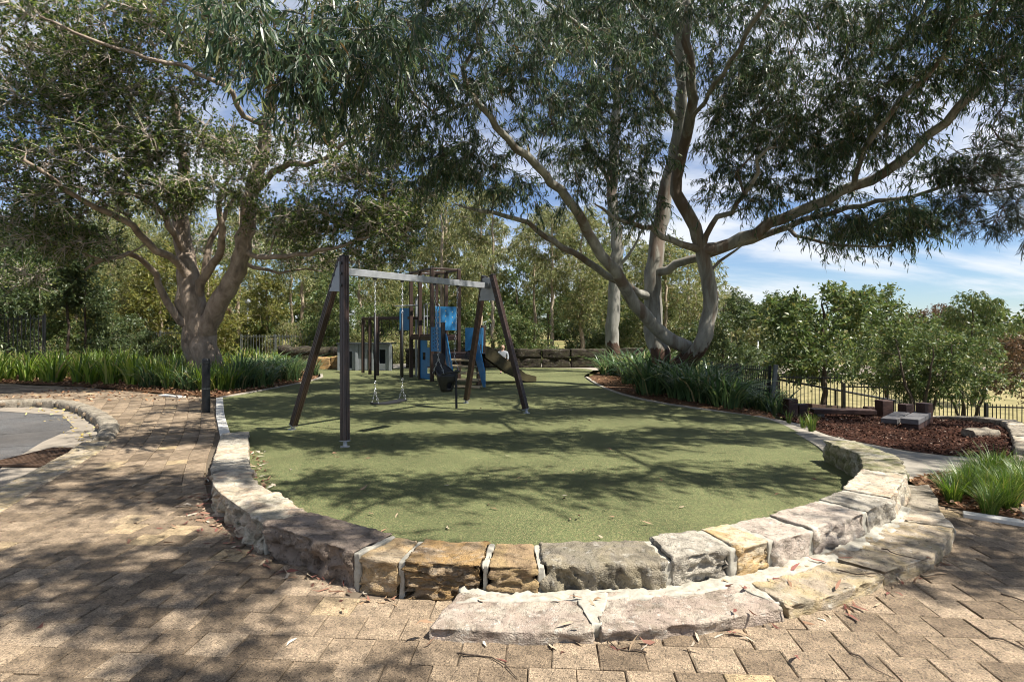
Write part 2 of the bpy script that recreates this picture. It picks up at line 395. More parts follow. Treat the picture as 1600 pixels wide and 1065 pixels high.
# ------------------------------------------------------------------ ground and surfaces
def axis_vals(lo, hi, near, n_near, far):
    a = list(np.linspace(lo, hi, n_near)); k = near
    out = []; x = hi; s = (hi - lo) / n_near
    while x < far: s *= 1.35; x += s; out.append(min(x, far))
    neg = []; x = lo; s = (hi - lo) / n_near
    while x > -far: s *= 1.35; x -= s; neg.append(max(x, -far))
    return neg[::-1] + a + out
xs = axis_vals(-30, 40, 0, 110, 900); ys = axis_vals(-8, 60, 0, 110, 900)
V = []; Q = []
for y in ys:
    for x in xs:
        V.append((x, y, T(x, y) - 0.15))
nx = len(xs)
for j in range(len(ys) - 1):
    for i in range(nx - 1):
        # leave the carriageway below the sheet: handled by lowering there
        Q.append((j*nx + i, j*nx + i + 1, (j+1)*nx + i + 1, (j+1)*nx + i))
tag(link('ground', np_mesh('ground', V, Q, None, MAT['ground'], True)), kind='structure')

def drape(name, poly, mat, dz, res=0.35, parent=None, kind='structure', jitter=0.0):
    """polygon sheet following the ground; triangulated from an outline with inner points"""
    bm = bmesh.new()
    vs = [bm.verts.new((p[0], p[1], 0)) for p in poly]
    f = bm.faces.new(vs); bmesh.ops.triangulate(bm, faces=[f])
    for _ in range(9):
        es = [e for e in bm.edges if e.calc_length() > res * 1.6]
        if not es or len(bm.verts) > 9000: break
        bmesh.ops.subdivide_edges(bm, edges=es, cuts=1, use_grid_fill=False)
        bmesh.ops.triangulate(bm, faces=bm.faces[:])
    for v in bm.verts:
        v.co.z = T(v.co.x, v.co.y) + dz
        if jitter and not v.is_boundary: v.co.z += jitter * mnoise.noise(Vector((v.co.x * 1.3, v.co.y * 1.3, 3)))
    bmesh.ops.recalc_face_normals(bm, faces=bm.faces)
    me = bpy.data.meshes.new(name); bm.to_mesh(me); bm.free(); me.materials.append(mat)
    if me.polygons[0].normal.z < 0: me.flip_normals()
    o = link(name, me, parent)
    if kind: o['kind'] = kind
    return o

def spline(pts, n):
    """Catmull-Rom through 2d/3d points, n samples, even in arc length"""
    P = [Vector(p if len(p) == 3 else (p[0], p[1], 0)) for p in pts]
    P = [2*P[0]-P[1]] + P + [2*P[-1]-P[-2]]; out = []
    for i in range(1, len(P) - 2):
        for k in range(24):
            t = k / 24; a, b, c, d = P[i-1], P[i], P[i+1], P[i+2]
            out.append(0.5 * ((2*b) + (c-a)*t + (2*a-5*b+4*c-d)*t*t + (3*b-a-3*c+d)*t**3))
    out.append(P[-2].copy())
    L = [0.0]
    for i in range(1, len(out)): L.append(L[-1] + (out[i]-out[i-1]).length)
    res = []
    for k in range(n):
        s = L[-1] * k / (n - 1); i = 1
        while i < len(L) - 1 and L[i] < s: i += 1
        t = (s - L[i-1]) / max(1e-9, L[i] - L[i-1]); res.append(out[i-1].lerp(out[i], t))
    return res

KERB = [(-40, 11.6), (-16, 11.35), (-10.6, 11.35), (-9.7, 11.6), (-8.6, 11.1), (-7.2, 9.8), (-6.15, 8.6), (-5.5, 7.55), (-5.13, 6.8), (-4.8, 5.8), (-4.5, 5.0), (-4.15, 4.1), (-3.95, 2.5), (-3.9, -6)]
BEDL = [(-26, 15.9), (-13.6, 15.3), (-10.6, 14.3), (-8.0, 12.95), (-6.3, 12.15)]
paving_poly = KERB + [(9.5, -6), (9.5, 4.6), (4.4, 4.7), (3.7, 5.2), (3.5, 5.6), (2.4, 4.5), (1.4, 3.7), (0, 3.45), (-1.2, 3.8), (-2.0, 5.2), (-2.6, 7.2), (-3.4, 8.5), (-4.3, 10.2), (-5.6, 12.5)] + BEDL[::-1][1:] + [(-40, 16)]
paving = MB().poly([(p[0], p[1], -0.012) for p in paving_poly]).build('paving', MAT['sand']); tag(paving, kind='structure')
ROAD = [(p[0] - .0, p[1]) for p in KERB] + [(-60, -6), (-60, 11.6)]
# the carriageway lies 0.1 m below the paving; the ground sheet is a little lower still
tag(MB().poly([(p[0], p[1], -0.105) for p in ROAD]).build('road', MAT['asphalt']), kind='structure')
gut = [(-16, 11.3), (-10.6, 11.3), (-9.6, 11.5), (-8.6, 11.05), (-7.2, 9.75), (-6.15, 8.55), (-5.5, 7.5), (-5.13, 6.75), (-4.8, 5.8), (-4.5, 5.0), (-4.2, 4.1)]
gut_in = [(-4.5, 4.1), (-4.95, 4.9), (-5.3, 5.7), (-5.9, 6.6), (-6.6, 8.0), (-7.0, 9.1), (-8.25, 10.45), (-10.4, 11.1), (-16, 11.15)]
tag(MB().poly([(p[0], p[1], -0.099) for p in gut + gut_in]).build('road_gutter', MAT['gutter']), kind='structure')

# ------------------------------------------------------------------ rock helper
def rock(name, front, back, z0, z1, mat, parent, amp=.018, top_amp=.006, freq=9.0, strata=0.0, du=.022, seed=0, rnd=.022, nsec=None, gapend=.0, ridged=False, slant=0.0):
    """a dressed stone between two ground lines (front, back: lists of points), displaced like split rock.
    z0, z1 may be (start, end) pairs"""
    zz0 = z0 if isinstance(z0, tuple) else (z0, z0); zz1 = z1 if isinstance(z1, tuple) else (z1, z1)
    L = sum((Vector(front[i+1]) - Vector(front[i])).length for i in range(len(front) - 1))
    nu = max(6, int(L / du)) if nsec is None else nsec
    F = spline(front, nu) if len(front) > 2 else [Vector((*front[0][:2], 0)).lerp(Vector((*front[-1][:2], 0)), k/(nu-1)) for k in range(nu)]
    B = spline(back, nu) if len(back) > 2 else [Vector((*back[0][:2], 0)).lerp(Vector((*back[-1][:2], 0)), k/(nu-1)) for k in range(nu)]
    W = max(.02, (F[nu//2] - B[nu//2]).length); H = max(.02, (sum(zz1) - sum(zz0)) / 2)
    ny = max(3, int(W / du)); nz = max(3, int(H / du)); r = min(rnd, W*.3, H*.45)
    prof = []
    def arc(cx, cz, a0, a1, n=3):
        for k in range(n + 1):
            a = a0 + (a1 - a0) * k / n; prof.append((cx + r * math.cos(a), cz + r * math.sin(a)))
    # loop: front bottom -> front top -> back top -> back bottom
    for k in range(nz): prof.append((0, (H - r) * k / nz))
    arc(r, H - r, math.pi, math.pi/2)
    for k in range(1, ny): prof.append((r + (W - 2*r) * k / ny, H))
    arc(W - r, H - r, math.pi/2, 0)
    for k in range(1, nz): prof.append((W, (H - r) * (1 - k / nz)))
    prof.append((W, 0))
    m = len(prof); verts = []
    ends = [0.0, .35, .7, .93, 1.0]
    def ring(i, shrink, push):
        p0 = F[i]; p1 = B[i]; d = (p1 - p0); t = i / (nu - 1)
        a = zz0[0] + (zz0[1]-zz0[0])*t; b = zz1[0] + (zz1[1]-zz1[0])*t; sz = (b - a) / H
        for (w, z) in prof:
            ww = W/2 + (w - W/2) * shrink; zq = H/2 + (z - H/2) * shrink if shrink < 1 else z
            q = p0 + d * (ww / W); verts.append(Vector((q.x, q.y, a + zq * sz)) + push)
    tan0 = (F[1] - F[0]).normalized(); tan1 = (F[-1] - F[-2]).normalized()
    rings = 0
    for s_ in (0.55, .86, .96):
        ring(0, s_, -tan0 * (r * (1 - s_) * .0) + tan0 * (0 if s_ < .9 else r*.35) * 0); rings += 1
    for i in range(nu):
        sh = 1.0
        ring(i, sh, Vector((0, 0, 0)) + (tan0 * r * .5 if i == 0 else (-tan1 * r * .5 if i == nu-1 else Vector((0,0,0))))); rings += 1
    for s_ in (.96, .86, .55):
        ring(nu-1, s_, Vector((0, 0, 0))); rings += 1
    quads = []
    for i in range(rings - 1):
        for k in range(m - 1):
            quads.append((i*m + k, i*m + k + 1, (i+1)*m + k + 1, (i+1)*m + k))
        quads.append((i*m + m - 1, i*m, (i+1)*m, (i+1)*m + m - 1))
    b = len(verts)
    c0 = sum((verts[k] for k in range(m)), Vector()) / m; c1 = sum((verts[(rings-1)*m + k] for k in range(m)), Vector()) / m
    verts += [c0, c1]; tris = []
    for k in range(m):
        tris.append((b, (k+1) % m, k)); tris.append((b+1, (rings-1)*m + k, (rings-1)*m + (k+1) % m))
    me = np_mesh(name, [tuple(v) for v in verts], quads, tris, mat, True)
    bm = bmesh.new(); bm.from_mesh(me); bmesh.ops.recalc_face_normals(bm, faces=bm.faces); bm.normal_update()
    off = Vector((seed * 3.17, seed * 1.93, seed * 7.7))
    for v in bm.verts:
        n = v.normal; up = max(0.0, n.z)
        a = amp * (1 - up) + top_amp * up
        q = Vector((v.co.x, v.co.y, v.co.z * (1 + 3.5 * strata) + slant * v.co.x)) * freq + off
        h = mnoise.fractal(q, 0.9, 2.1, 5) if not ridged else mnoise.ridged_multi_fractal(q, 0.9, 2.1, 5, 1.0, 2.0) * .6 - .55
        h += .6 * mnoise.noise(q * .35)
        vd, vp = mnoise.voronoi(q * .9 + Vector((0, 0, .25 * mnoise.noise(q))))
        h += .95 * (mnoise.cell(vp[0] * 7.3) - .5) * min(1.0, (vd[1] - vd[0]) * 5) - .3 * max(0.0, .12 - (vd[1] - vd[0])) * 6
        h += .26 * mnoise.noise(q * 3.7)
        v.co += n * h * a
    bm.to_mesh(me); bm.free()
    for p in me.polygons: p.use_smooth = True
    return link(name, me, parent)

SM = {
 'purple': m_stone('purple_grey_sandstone', (.25, .195, .15), (.11, .082, .062), None, 0, 0, .1, .9),
 'ochre': m_stone('ochre_sandstone', (.33, .235, .125), (.17, .11, .06), (.42, .33, .22), .25, 0, .15),
 'tan': m_stone('banded_tan_sandstone', (.29, .215, .135), (.10, .065, .042), (.33, .21, .09), .8, 0, .2, .9),
 'brown': m_stone('brown_ochre_sandstone', (.25, .175, .10), (.09, .058, .035), (.31, .22, .11), .5, 0, .1),
 'grey': m_stone('dark_grey_sandstone', (.19, .165, .125), (.075, .062, .048), (.26, .22, .15), 0, .1, .35, .9),
 'lgrey': m_stone('light_grey_sandstone', (.34, .305, .245), (.13, .112, .09), None, 0, 0, .5, .9),
 'yellow': m_stone('yellow_sandstone', (.40, .275, .13), (.21, .13, .07), (.45, .38, .27), .4, 0, .2),
 'pink': m_stone('pink_grey_sandstone', (.36, .30, .245), (.19, .15, .122), (.42, .36, .29), .1, 0, .4),
 'cream': m_stone('cream_sandstone', (.46, .40, .31), (.22, .185, .14), (.42, .32, .23), .1, .25, .5),
 'mossy': m_stone('mossy_sandstone', (.26, .225, .145), (.09, .078, .045), (.36, .33, .25), 0, .75, .3),
 'slab': m_stone('pink_slab_sandstone', (.32, .255, .205), (.19, .147, .115), (.39, .335, .27), .1, .15, .6, .8),
 'slabtan': m_stone('tan_slab_sandstone', (.34, .28, .205), (.18, .145, .105), (.40, .31, .18), .2, .2, .5, .8),
 'kerb': m_stone('kerb_sandstone', (.25, .215, .165), (.11, .09, .07), None, 0, .1, .3),
 'block': m_stone('golden_sandstone_block', (.36, .22, .085), (.20, .115, .05), (.30, .21, .12), .3, 0, .1),
 'darkwall': m_stone('shade_darkened_stone', (.026, .02, .015), (.012, .010, .008), (.055, .042, .03), .2, .2, .2, .9),  # near-black colour puts the trees' deep shade into the back wall stone
}

# ------------------------------------------------------------------ curved sandstone wall
W_OUT = [(-3.98, 7.8), (-3.5, 6.75), (-3.08, 5.85), (-2.72, 5.15), (-2.42, 4.63), (-1.65, 3.76), (-.9, 3.26), (-.62, 3.17), (-.15, 3.11), (.16, 3.10), (.87, 3.14), (1.28, 3.26), (1.55, 3.38), (1.88, 3.55), (2.42, 3.88), (2.78, 4.16), (3.36, 4.82), (3.74, 5.5), (3.82, 6.35)]
def offset_line(pts, w):
    out = []
    for i, p in enumerate(pts):
        a = Vector(pts[max(0, i-1)]); b = Vector(pts[min(len(pts)-1, i+1)]); t = (b - a).normalized()
        out.append((p[0] - t.y * w, p[1] + t.x * w))
    return out
W_IN = offset_line(W_OUT, .34)
wall = empty('stone_retaining_wall', (0.2, 3.3, 0)); tag(wall, 'low curved wall of rough sandstone blocks around the green play surface', 'wall')
def sub(line, i0, i1, trim=.016):
    seg = [Vector((p[0], p[1])) for p in line[i0:i1+1]]
    d0 = (seg[1]-seg[0]).normalized(); d1 = (seg[-1]-seg[-2]).normalized()
    seg[0] = seg[0] + d0*trim; seg[-1] = seg[-1] - d1*trim
    return [tuple(s) for s in seg]
stones = [ # node from, node to, top height, material, amp, strata, ridged, label
 (0, 1, (.06, .10), 'lgrey', .012, 0, False), (1, 2, (.10, .14), 'cream', .012, 0, False), (2, 3, (.14, .17), 'lgrey', .016, 0, False),
 (3, 5, (.19, .205), 'cream', .042, 0, False), (5, 6, .215, 'purple', .032, .1, False), (6, 7, .20, 'ochre', .018, .2, False),
 (7, 8, .205, 'tan', .034, 1.4, False), (8, 9, .20, 'brown', .022, .8, False), (9, 10, .21, 'grey', .030, 0, True),
 (10, 11, .235, 'lgrey', .026, .2, False), (11, 12, .24, 'yellow', .016, .3, False), (12, 13, .235, 'pink', .018, 0, False),
 (13, 14, .245, 'pink', .020, .1, False), (14, 15, .25, 'lgrey', .020, 0, False), (15, 16, .26, 'cream', .018, 0, False),
 (16, 17, .265, 'mossy', .026, 0, False), (17, 18, (.26, .25), 'mossy', .026, 0, False)]
slabels = ['grey stone at the low end beside the pale edging', None, None, 'cream stone with a rough lichened face at the bend', 'purple grey stone with a split face',
  'small ochre stone', 'tan stone with dark horizontal bands', 'small brown ochre stone', 'long grey stone with slanting chisel marks', 'light grey pitted stone', 'narrow bright yellow stone',
  None, 'pale pink stone', None, None, None, 'mossy stone at the free end of the wall']
for k, (a, b, h, mk, am, stt, rg) in enumerate(stones):
    o = rock('stone', sub(W_OUT, a, b, .018), sub(W_IN, a, b, .018), -.05, h, SM[mk], wall, am * 1.15, .005, 9.5, stt, .015, k + 1, .016, None, 0, rg, .9 if rg else 0)
    if slabels[k]: o['label'] = slabels[k]
# mortar: one narrow joint between each pair of stones, slightly proud of the core
for k in range(1, len(W_OUT) - 1):
    if k in (4,): continue
    p = Vector(W_OUT[k]); q = Vector(W_IN[k]); t = (Vector(W_OUT[k+1]) - Vector(W_OUT[k-1])).normalized()
    hh = [s for s in stones if s[1] == k]; h = hh[0][2] if hh else .2; h = h[1] if isinstance(h, tuple) else h
    wj = (.022 if k < 10 else .034) * random.uniform(.8, 1.2); n = (p - q).normalized()
    f = [p - t*wj - n*.010, p + t*wj - n*.010]; bk = [q - t*wj + n*.006, q + t*wj + n*.006]
    rock('mortar_joint', [tuple(x) for x in f], [tuple(x) for x in bk], -.05, h - .006, MAT['mortar'], wall, .006, .004, 14, 0, .015, 50 + k, .012, 6)

# ------------------------------------------------------------------ stone step in front of the wall
S_OUT = [(-.42, 2.735), (.0, 2.70), (.41, 2.70), (.9, 2.77), (1.41, 2.92), (1.8, 3.08), (2.16, 3.30), (2.55, 3.5), (2.88, 3.76), (3.16, 4.05), (3.33, 4.4), (3.62, 4.85), (3.85, 5.25)]
S_IN = [(-.30, 3.10), (.0, 3.09), (.42, 3.09), (.9, 3.13), (1.30, 3.25), (1.6, 3.39), (1.93, 3.56), (2.3, 3.8), (2.6, 4.0), (2.85, 4.22), (3.10, 4.5), (3.38, 4.85), (3.62, 5.25)]
step = empty('stone_step', (1.2, 2.95, 0)); tag(step, 'low sandstone step of long flat slabs along the front of the wall', 'step')
for k, (a, b, h, mk) in enumerate([(0, 2, .062, 'slab'), (2, 4, .068, 'slab'), (4, 6, .075, 'slabtan'), (6, 9, .085, 'slabtan'), (9, 10, .08, 'cream'), (10, 12, .06, 'kerb')]):
    rock('slab', sub(S_OUT, a, b, .012), [(x * 1.0, y) for x, y in sub(S_IN, a, b, .012)], -.04, h, SM[mk], step, .016, .006, 8, .3, .02, 80 + k, .014)
# rough mortar fillet between step and wall
rock('mortar_joint', [(-.30, 2.98), (0.0, 2.99), (.42, 3.0), (.9, 3.04), (1.34, 3.17), (1.97, 3.48), (2.6, 3.9), (3.1, 4.42)], [(-.28, 3.16), (0.0, 3.15), (.42, 3.15), (.9, 3.19), (1.27, 3.31), (1.9, 3.62), (2.55, 4.06), (3.05, 4.55)], -.03, (.066, .098), MAT['mortar'], step, .014, .010, 16, 0, .022, 97, .02)
for i in (2, 4):
    p, q = Vector(S_OUT[i]), Vector(S_IN[i]); t = Vector((q.y - p.y, -(q.x - p.x))).normalized()
    rock('mortar_joint', [tuple(p + (q-p)*.12 - t*.03), tuple(p + (q-p)*.12 + t*.03)], [tuple(q - t*.10), tuple(q + t*.10)], -.03, .073, MAT['mortar'], step, .015, .008, 15, 0, .02, 100 + i, .02, 6)

# ------------------------------------------------------------------ play surface, edging, beds
RUB = [(-6.2, 12.05), (-5.85, 14.0), (-5.62, 16.6), (-6.1, 18.2), (-6.9, 20.6), (-2, 21.2), (2.6, 20.9), (2.2, 17.3), (2.25, 14.2), (2.62, 12.0), (3.3, 10.6), (4.05, 9.75), (4.2, 8.9), (3.9, 7.2), (3.55, 6.2), (3.42, 5.55), (3.1, 4.95), (2.5, 4.35), (1.8, 3.9), (1.2, 3.6), (.6, 3.42), (0, 3.38), (-.7, 3.5), (-1.4, 3.95), (-2.1, 4.75), (-2.45, 5.4), (-2.85, 6.15), (-3.3, 7.0), (-4.0, 8.1), (-5.02, 9.72)]
rub_outline = [tuple(p)[:2] for p in spline(RUB + [RUB[0]], 180)][:-1]
tag(MB().poly([(x, y, .006) for x, y in rub_outline]).build('play_surface', MAT['rubber']), kind='structure')
tag(MB().poly([(x, y, -.004) for x, y in [(-7.5, 20.2), (3.4, 20.2), (3.6, 24.5), (-8, 24.5)]]).build('back_path', MAT['concrete']), kind='structure')

def strip(name, line, w, z0, z1, mat, parent=None, n=None, gap=0.0, bevel=.006, pname='edging_piece', L=.9):
    """row of straight edging pieces following a line"""
    tot = sum((Vector(line[i+1]) - Vector(line[i])).length for i in range(len(line)-1))
    k = n or max(2, int(tot / L)); P = spline(line, k + 1)
    for i in range(k):
        a, b = P[i], P[i+1]; d = (b-a).normalized()
        za = T(a.x, a.y); zb = T(b.x, b.y)
        MB().beam((a.x + d.x*gap, a.y + d.y*gap, za + (z0+z1)/2), (b.x - d.x*gap, b.y - d.y*gap, zb + (z0+z1)/2), w, z1 - z0).build(pname, mat, parent, bevel=bevel)
e = empty('concrete_edging', (-5.2, 10.3, 0)); tag(e, 'pale concrete edging strip between bollard and low wall end', 'edging')
strip('', [(-6.22, 12.1), (-5.0, 9.75), (-3.95, 7.85)], .13, -.05, .022, MAT['edging'], e, 5, .004)
e = empty('concrete_edging', (-5.8, 14.2, 0)); tag(e, 'thin pale edging between left garden bed and green surface', 'edging')
strip('', [(-6.22, 12.15), (-5.88, 14.0), (-5.65, 16.6), (-6.1, 18.2)], .08, -.05, .03, MAT['concrete'], e, 6, .003)
e = empty('concrete_edging', (2.6, 12.5, 0)); tag(e, 'thin stone edging between dark strappy bed and green surface', 'edging')
strip('', [(2.25, 17.2), (2.28, 14.2), (2.66, 12.0), (3.35, 10.6), (4.1, 9.78)], .08, -.05, .028, MAT['concrete'], e, 9, .003)
e = empty('concrete_edging', (-8.2, 12.9, 0)); tag(e, 'short pale kerb piece at the leaf-littered corner of the path', 'edging')
strip('', [(-7.75, 12.6), (-7.1, 12.25)], .16, -.05, .03, MAT['edging'], e, 1, .0)

MULCH_L = BEDL + [(-5.9, 14.0), (-5.7, 16.6), (-6.2, 18.3), (-7.2, 19.8), (-9, 21), (-26, 21)]
drape('garden_bed', MULCH_L, MAT['bedsoil'], .02, .8, jitter=.05)
MULCH_R = [(2.3, 17.2), (2.32, 14.2), (2.7, 12.05), (3.38, 10.65), (4.15, 9.85), (4.5, 9.7), (5.6, 12.6), (6.8, 15.0), (7.0, 18), (3.4, 20.5)]
drape('garden_bed', MULCH_R, MAT['bedsoil'], .02, .5, jitter=.04)
PIT = [(4.75, 9.2), (4.55, 8.2), (4.75, 7.6), (5.2, 7.0), (6.25, 6.9), (6.75, 7.6), (7.7, 8.8), (8.55, 10.0), (8.35, 11.2), (7.7, 12.3), (6.6, 12.9), (5.6, 12.3), (5.0, 10.8)]
drape('bark_mulch_bed', [tuple(p)[:2] for p in spline(PIT + [PIT[0]], 60)][:-1], MAT['mulch'], .02, .25, jitter=.06)
SBED = [(3.95, 4.3), (3.6, 4.8), (3.9, 5.6), (4.3, 5.85), (5.1, 5.75), (4.75, 5.25), (4.05, 4.2)]
drape('garden_bed', SBED, MAT['bedsoil'], .012, .25, jitter=.03)
# concrete path between play surface and mulch
PATHC = [(3.95, 7.2), (4.25, 8.9), (4.12, 9.75), (4.5, 9.9), (4.85, 9.3), (4.62, 8.2), (4.85, 7.5), (5.3, 6.95), (6.2, 6.85), (5.15, 5.75), (4.3, 5.85), (3.9, 5.6), (3.85, 6.4)]
drape('concrete_path', PATHC, MAT['concrete'], .012, .3)
e = empty('paved_edge_strip', (4.0, 8.0, 0)); tag(e, 'dark grey stone strip along the right edge of the green surface', 'edging')
strip('', [(4.14, 9.75), (4.27, 8.9), (3.98, 7.25), (3.72, 6.4)], .24, -.05, .03, MAT['concrete'], e, 9, .006)
# right-hand path outside the stone border
drape('path', [(3.92, 4.25), (4.4, 4.75), (5.2, 5.7), (6.3, 6.85), (7.0, 7.6), (8.0, 8.8), (9.0, 10.0), (12, 10.5), (14, 8), (12, 3.5), (9.5, 3.5)], MAT['gutter'], -.006, .5)

# ------------------------------------------------------------------ kerb stones round the road end
kerb = empty('stone_kerb', (-7.2, 9.8, 0)); tag(kerb, 'weathered sandstone kerb curving round the end of the asphalt road', 'kerb')
KP = spline([(-13, 11.42), (-10.6, 11.42), (-9.7, 11.65), (-8.6, 11.15), (-7.2, 9.87), (-6.12, 8.65), (-5.48, 7.6)], 15)
for i in range(14):
    a, b = KP[i], KP[i+1]; d = (b-a).normalized(); n = Vector((-d.y, d.x, 0))
    pa, pb = a + d*.008, b - d*.008
    rock('kerb_stone', [tuple((pa - n*.12))[:2], tuple((pb - n*.12))[:2]], [tuple((pa + n*.14))[:2], tuple((pb + n*.14))[:2]], -.14, .05, SM['kerb'], kerb, .015, .008, 7, 0, .05, 120 + i, .07)
KP = spline([(-5.47, 7.55), (-5.1, 6.75), (-4.77, 5.8), (-4.47, 5.0), (-4.12, 4.1)], 6)
for i in range(5):
    a, b = KP[i], KP[i+1]; d = (b-a).normalized(); n = Vector((d.y, -d.x, 0))
    pa, pb = a + d*.01, b - d*.01
    rock('kerb_slab', [tuple((pa + n*.2))[:2], tuple((pb + n*.2))[:2]], [tuple((pa - n*.16))[:2], tuple((pb - n*.16))[:2]], -.14, .008, SM['slabtan'], kerb, .008, .003, 7, 0, .05, 140 + i, .02)

gr = empty('drain_grate', (-5.55, 6.95, -.1), math.radians(-4)); tag(gr, 'rusty barred drain grate in the road gutter by the kerb', 'drain grate')
R_ = Matrix.Rotation(math.radians(-4), 3, 'Z'); gc = Vector((-5.66, 6.98, -.088))
for i in range(12):
    MB().box(gc + R_ @ Vector((-.33 + .06*i, 0, .014)), (.024, .86, .012), R_).build('bar', MAT['rust'], gr)
for s in (-1, 1):
    MB().box(gc + R_ @ Vector((0, s*.45, .012)), (.80, .04, .022), R_).build('frame_side', MAT['rust'], gr)
    MB().box(gc + R_ @ Vector((s*.385, 0, .012)), (.03, .86, .022), R_).build('frame_side', MAT['rust'], gr)
MB().box(gc + Vector((0, 0, -.006)), (.76, .86, .006), R_).build('pit_shade_sheet', MAT['black'], gr)  # flat black sheet added under the bars, painting the shade of a pit

# ------------------------------------------------------------------ pavers
def paver_mesh(seed, w=.208, h=.1992, n_=0):
    rg = random.Random(seed); bm = bmesh.new(); j = .0022
    def ringv(ins, z): return [(sx * (w/2 - ins) + rg.uniform(-j, j), sy * (h/2 - ins) + rg.uniform(-j, j), z + rg.uniform(-.0012, .0012)) for sx, sy in ((-1,-1),(1,-1),(1,1),(-1,1))]
    R0 = ringv(.0, -.05); R1 = [(a, b, -.005) for a, b, c in R0]; R2 = ringv(.0055, 0.0)
    vs = [[bm.verts.new(p) for p in R] for R in (R0, R1, R2)]
    for a, b in ((0, 1), (1, 2)):
        for k in range(4): bm.faces.new((vs[a][k], vs[a][(k+1) % 4], vs[b][(k+1) % 4], vs[b][k]))
    bm.faces.new(vs[2])
    me = bpy.data.meshes.new('paver'); bm.to_mesh(me); bm.free(); me.materials.append(MAT['paver']); return me
PM = [paver_mesh(i) for i in range(8)]
spots = []
ang = math.radians(-4.0); ca, sa = math.cos(ang), math.sin(ang)
SEAM = lambda x, y: y < 4.75 + (-2.45 - x) * .84 or x > -2.3
step_hole = [(p[0], p[1]) for p in W_OUT] + [(p[0], p[1]) for p in W_IN[::-1]]
road_poly = [(p[0], p[1]) for p in ROAD]
row = 0
for j in range(-12, 40):
    for i in range(-40, 50):
        u = (i + (.5 if j % 2 else 0)) * .212 + random.uniform(-.002, .002); v = 1.6 + j * .203
        x, y = u * ca - v * sa * 1.0, u * sa + v * ca
        y += .02 * math.sin(x * 1.7)
        if y < .6 or y > 7.5 or not SEAM(x, y): continue
        if not pip(x, y, paving_poly) or pip(x, y, rub_outline): continue
        if abs(x) > y * 1.02 + .4: continue
        spots.append((x, y, ang + random.uniform(-.012, .012), 1.0, 1.0))
# courses that follow the left-hand path
PC = spline([(-2.25, 4.45), (-2.72, 5.1), (-3.15, 5.85), (-3.6, 6.75), (-4.1, 7.85), (-5.1, 9.75), (-6.3, 11.9), (-7.4, 13.4), (-9.5, 14.6), (-13, 15.6), (-18, 16.1)], 90)
for c in range(0, 32):
    off = .10 + c * .204
    line = []
    for i in range(len(PC)):
        d = (PC[min(i+1, 89)] - PC[max(i-1, 0)]).normalized(); n = Vector((-d.y, d.x, 0)); n = -n if n.x > 0 and n.y > 0 else n
        q = PC[i] + Vector((-abs(d.y), -abs(d.x), 0)).normalized() * off * 1.0
        line.append(q)
    acc = 0.0; s_next = (c % 2) * .105
    for i in range(len(line) - 1):
        seg = (line[i+1] - line[i]); L = seg.length
        while s_next < acc + L and L > 1e-6:
            p = line[i] + seg * ((s_next - acc) / L); s_next += .214
            if SEAM(p.x, p.y) or pip(p.x, p.y, rub_outline) or not pip(p.x, p.y, paving_poly) or p.x < -14.5: continue
            spots.append((p.x, p.y, math.atan2(seg.y, seg.x) + random.uniform(-.012, .012), 1.0, 1.0))
        acc += L
def in_view(x, y): 
    px = CX + x / max(y, .1) * FPX; py = HY + EYE / max(y, .1) * FPX
    return -10 < px < 1610 and py < 1075
vis = [s for s in spots if in_view(s[0], s[1])]
vis.sort(key=lambda s: s[0]**2 + s[1]**2)
# pavers hidden below the wall or step are left out
cover = W_OUT + W_IN[::-1]; cov2 = S_OUT + S_IN[::-1]
vis = [s for s in vis if not pip(s[0], s[1], cover)]
near, rest = vis[:300], vis[300:] + [s for s in spots if not in_view(s[0], s[1])]
for k, (x, y, a, *_ ) in enumerate(near):
    o = bpy.data.objects.new('paver', PM[k % 8 if random.random() < .9 else 0]); COL.objects.link(o)
    o.location = (x, y, random.uniform(-.0025, .0025)); o.rotation_euler = (random.uniform(-.006, .006), random.uniform(-.006, .006), a + random.choice((0, 0, math.pi)))
    o.parent = paving
base = []
for me in PM:
    co = np.zeros(len(me.vertices) * 3, np.float32); me.vertices.foreach_get('co', co); base.append(co.reshape(-1, 3))
quadsP = np.array([list(p.vertices) for p in PM[0].polygons], np.int32)
VV = []; QQ = []; nb = 0
for (x, y, a, *_ ) in rest:
    b = base[random.randrange(8)]; c, s = math.cos(a), math.sin(a)
    w = np.stack([b[:, 0]*c - b[:, 1]*s + x, b[:, 0]*s + b[:, 1]*c + y, b[:, 2] + random.uniform(-.0025, .0025)], 1)
    VV.append(w); QQ.append(quadsP + nb); nb += len(b)
tag(link('paver_field', np_mesh('paver_field', np.concatenate(VV), np.concatenate(QQ), None, MAT['paver_far']), paving), kind='stuff')

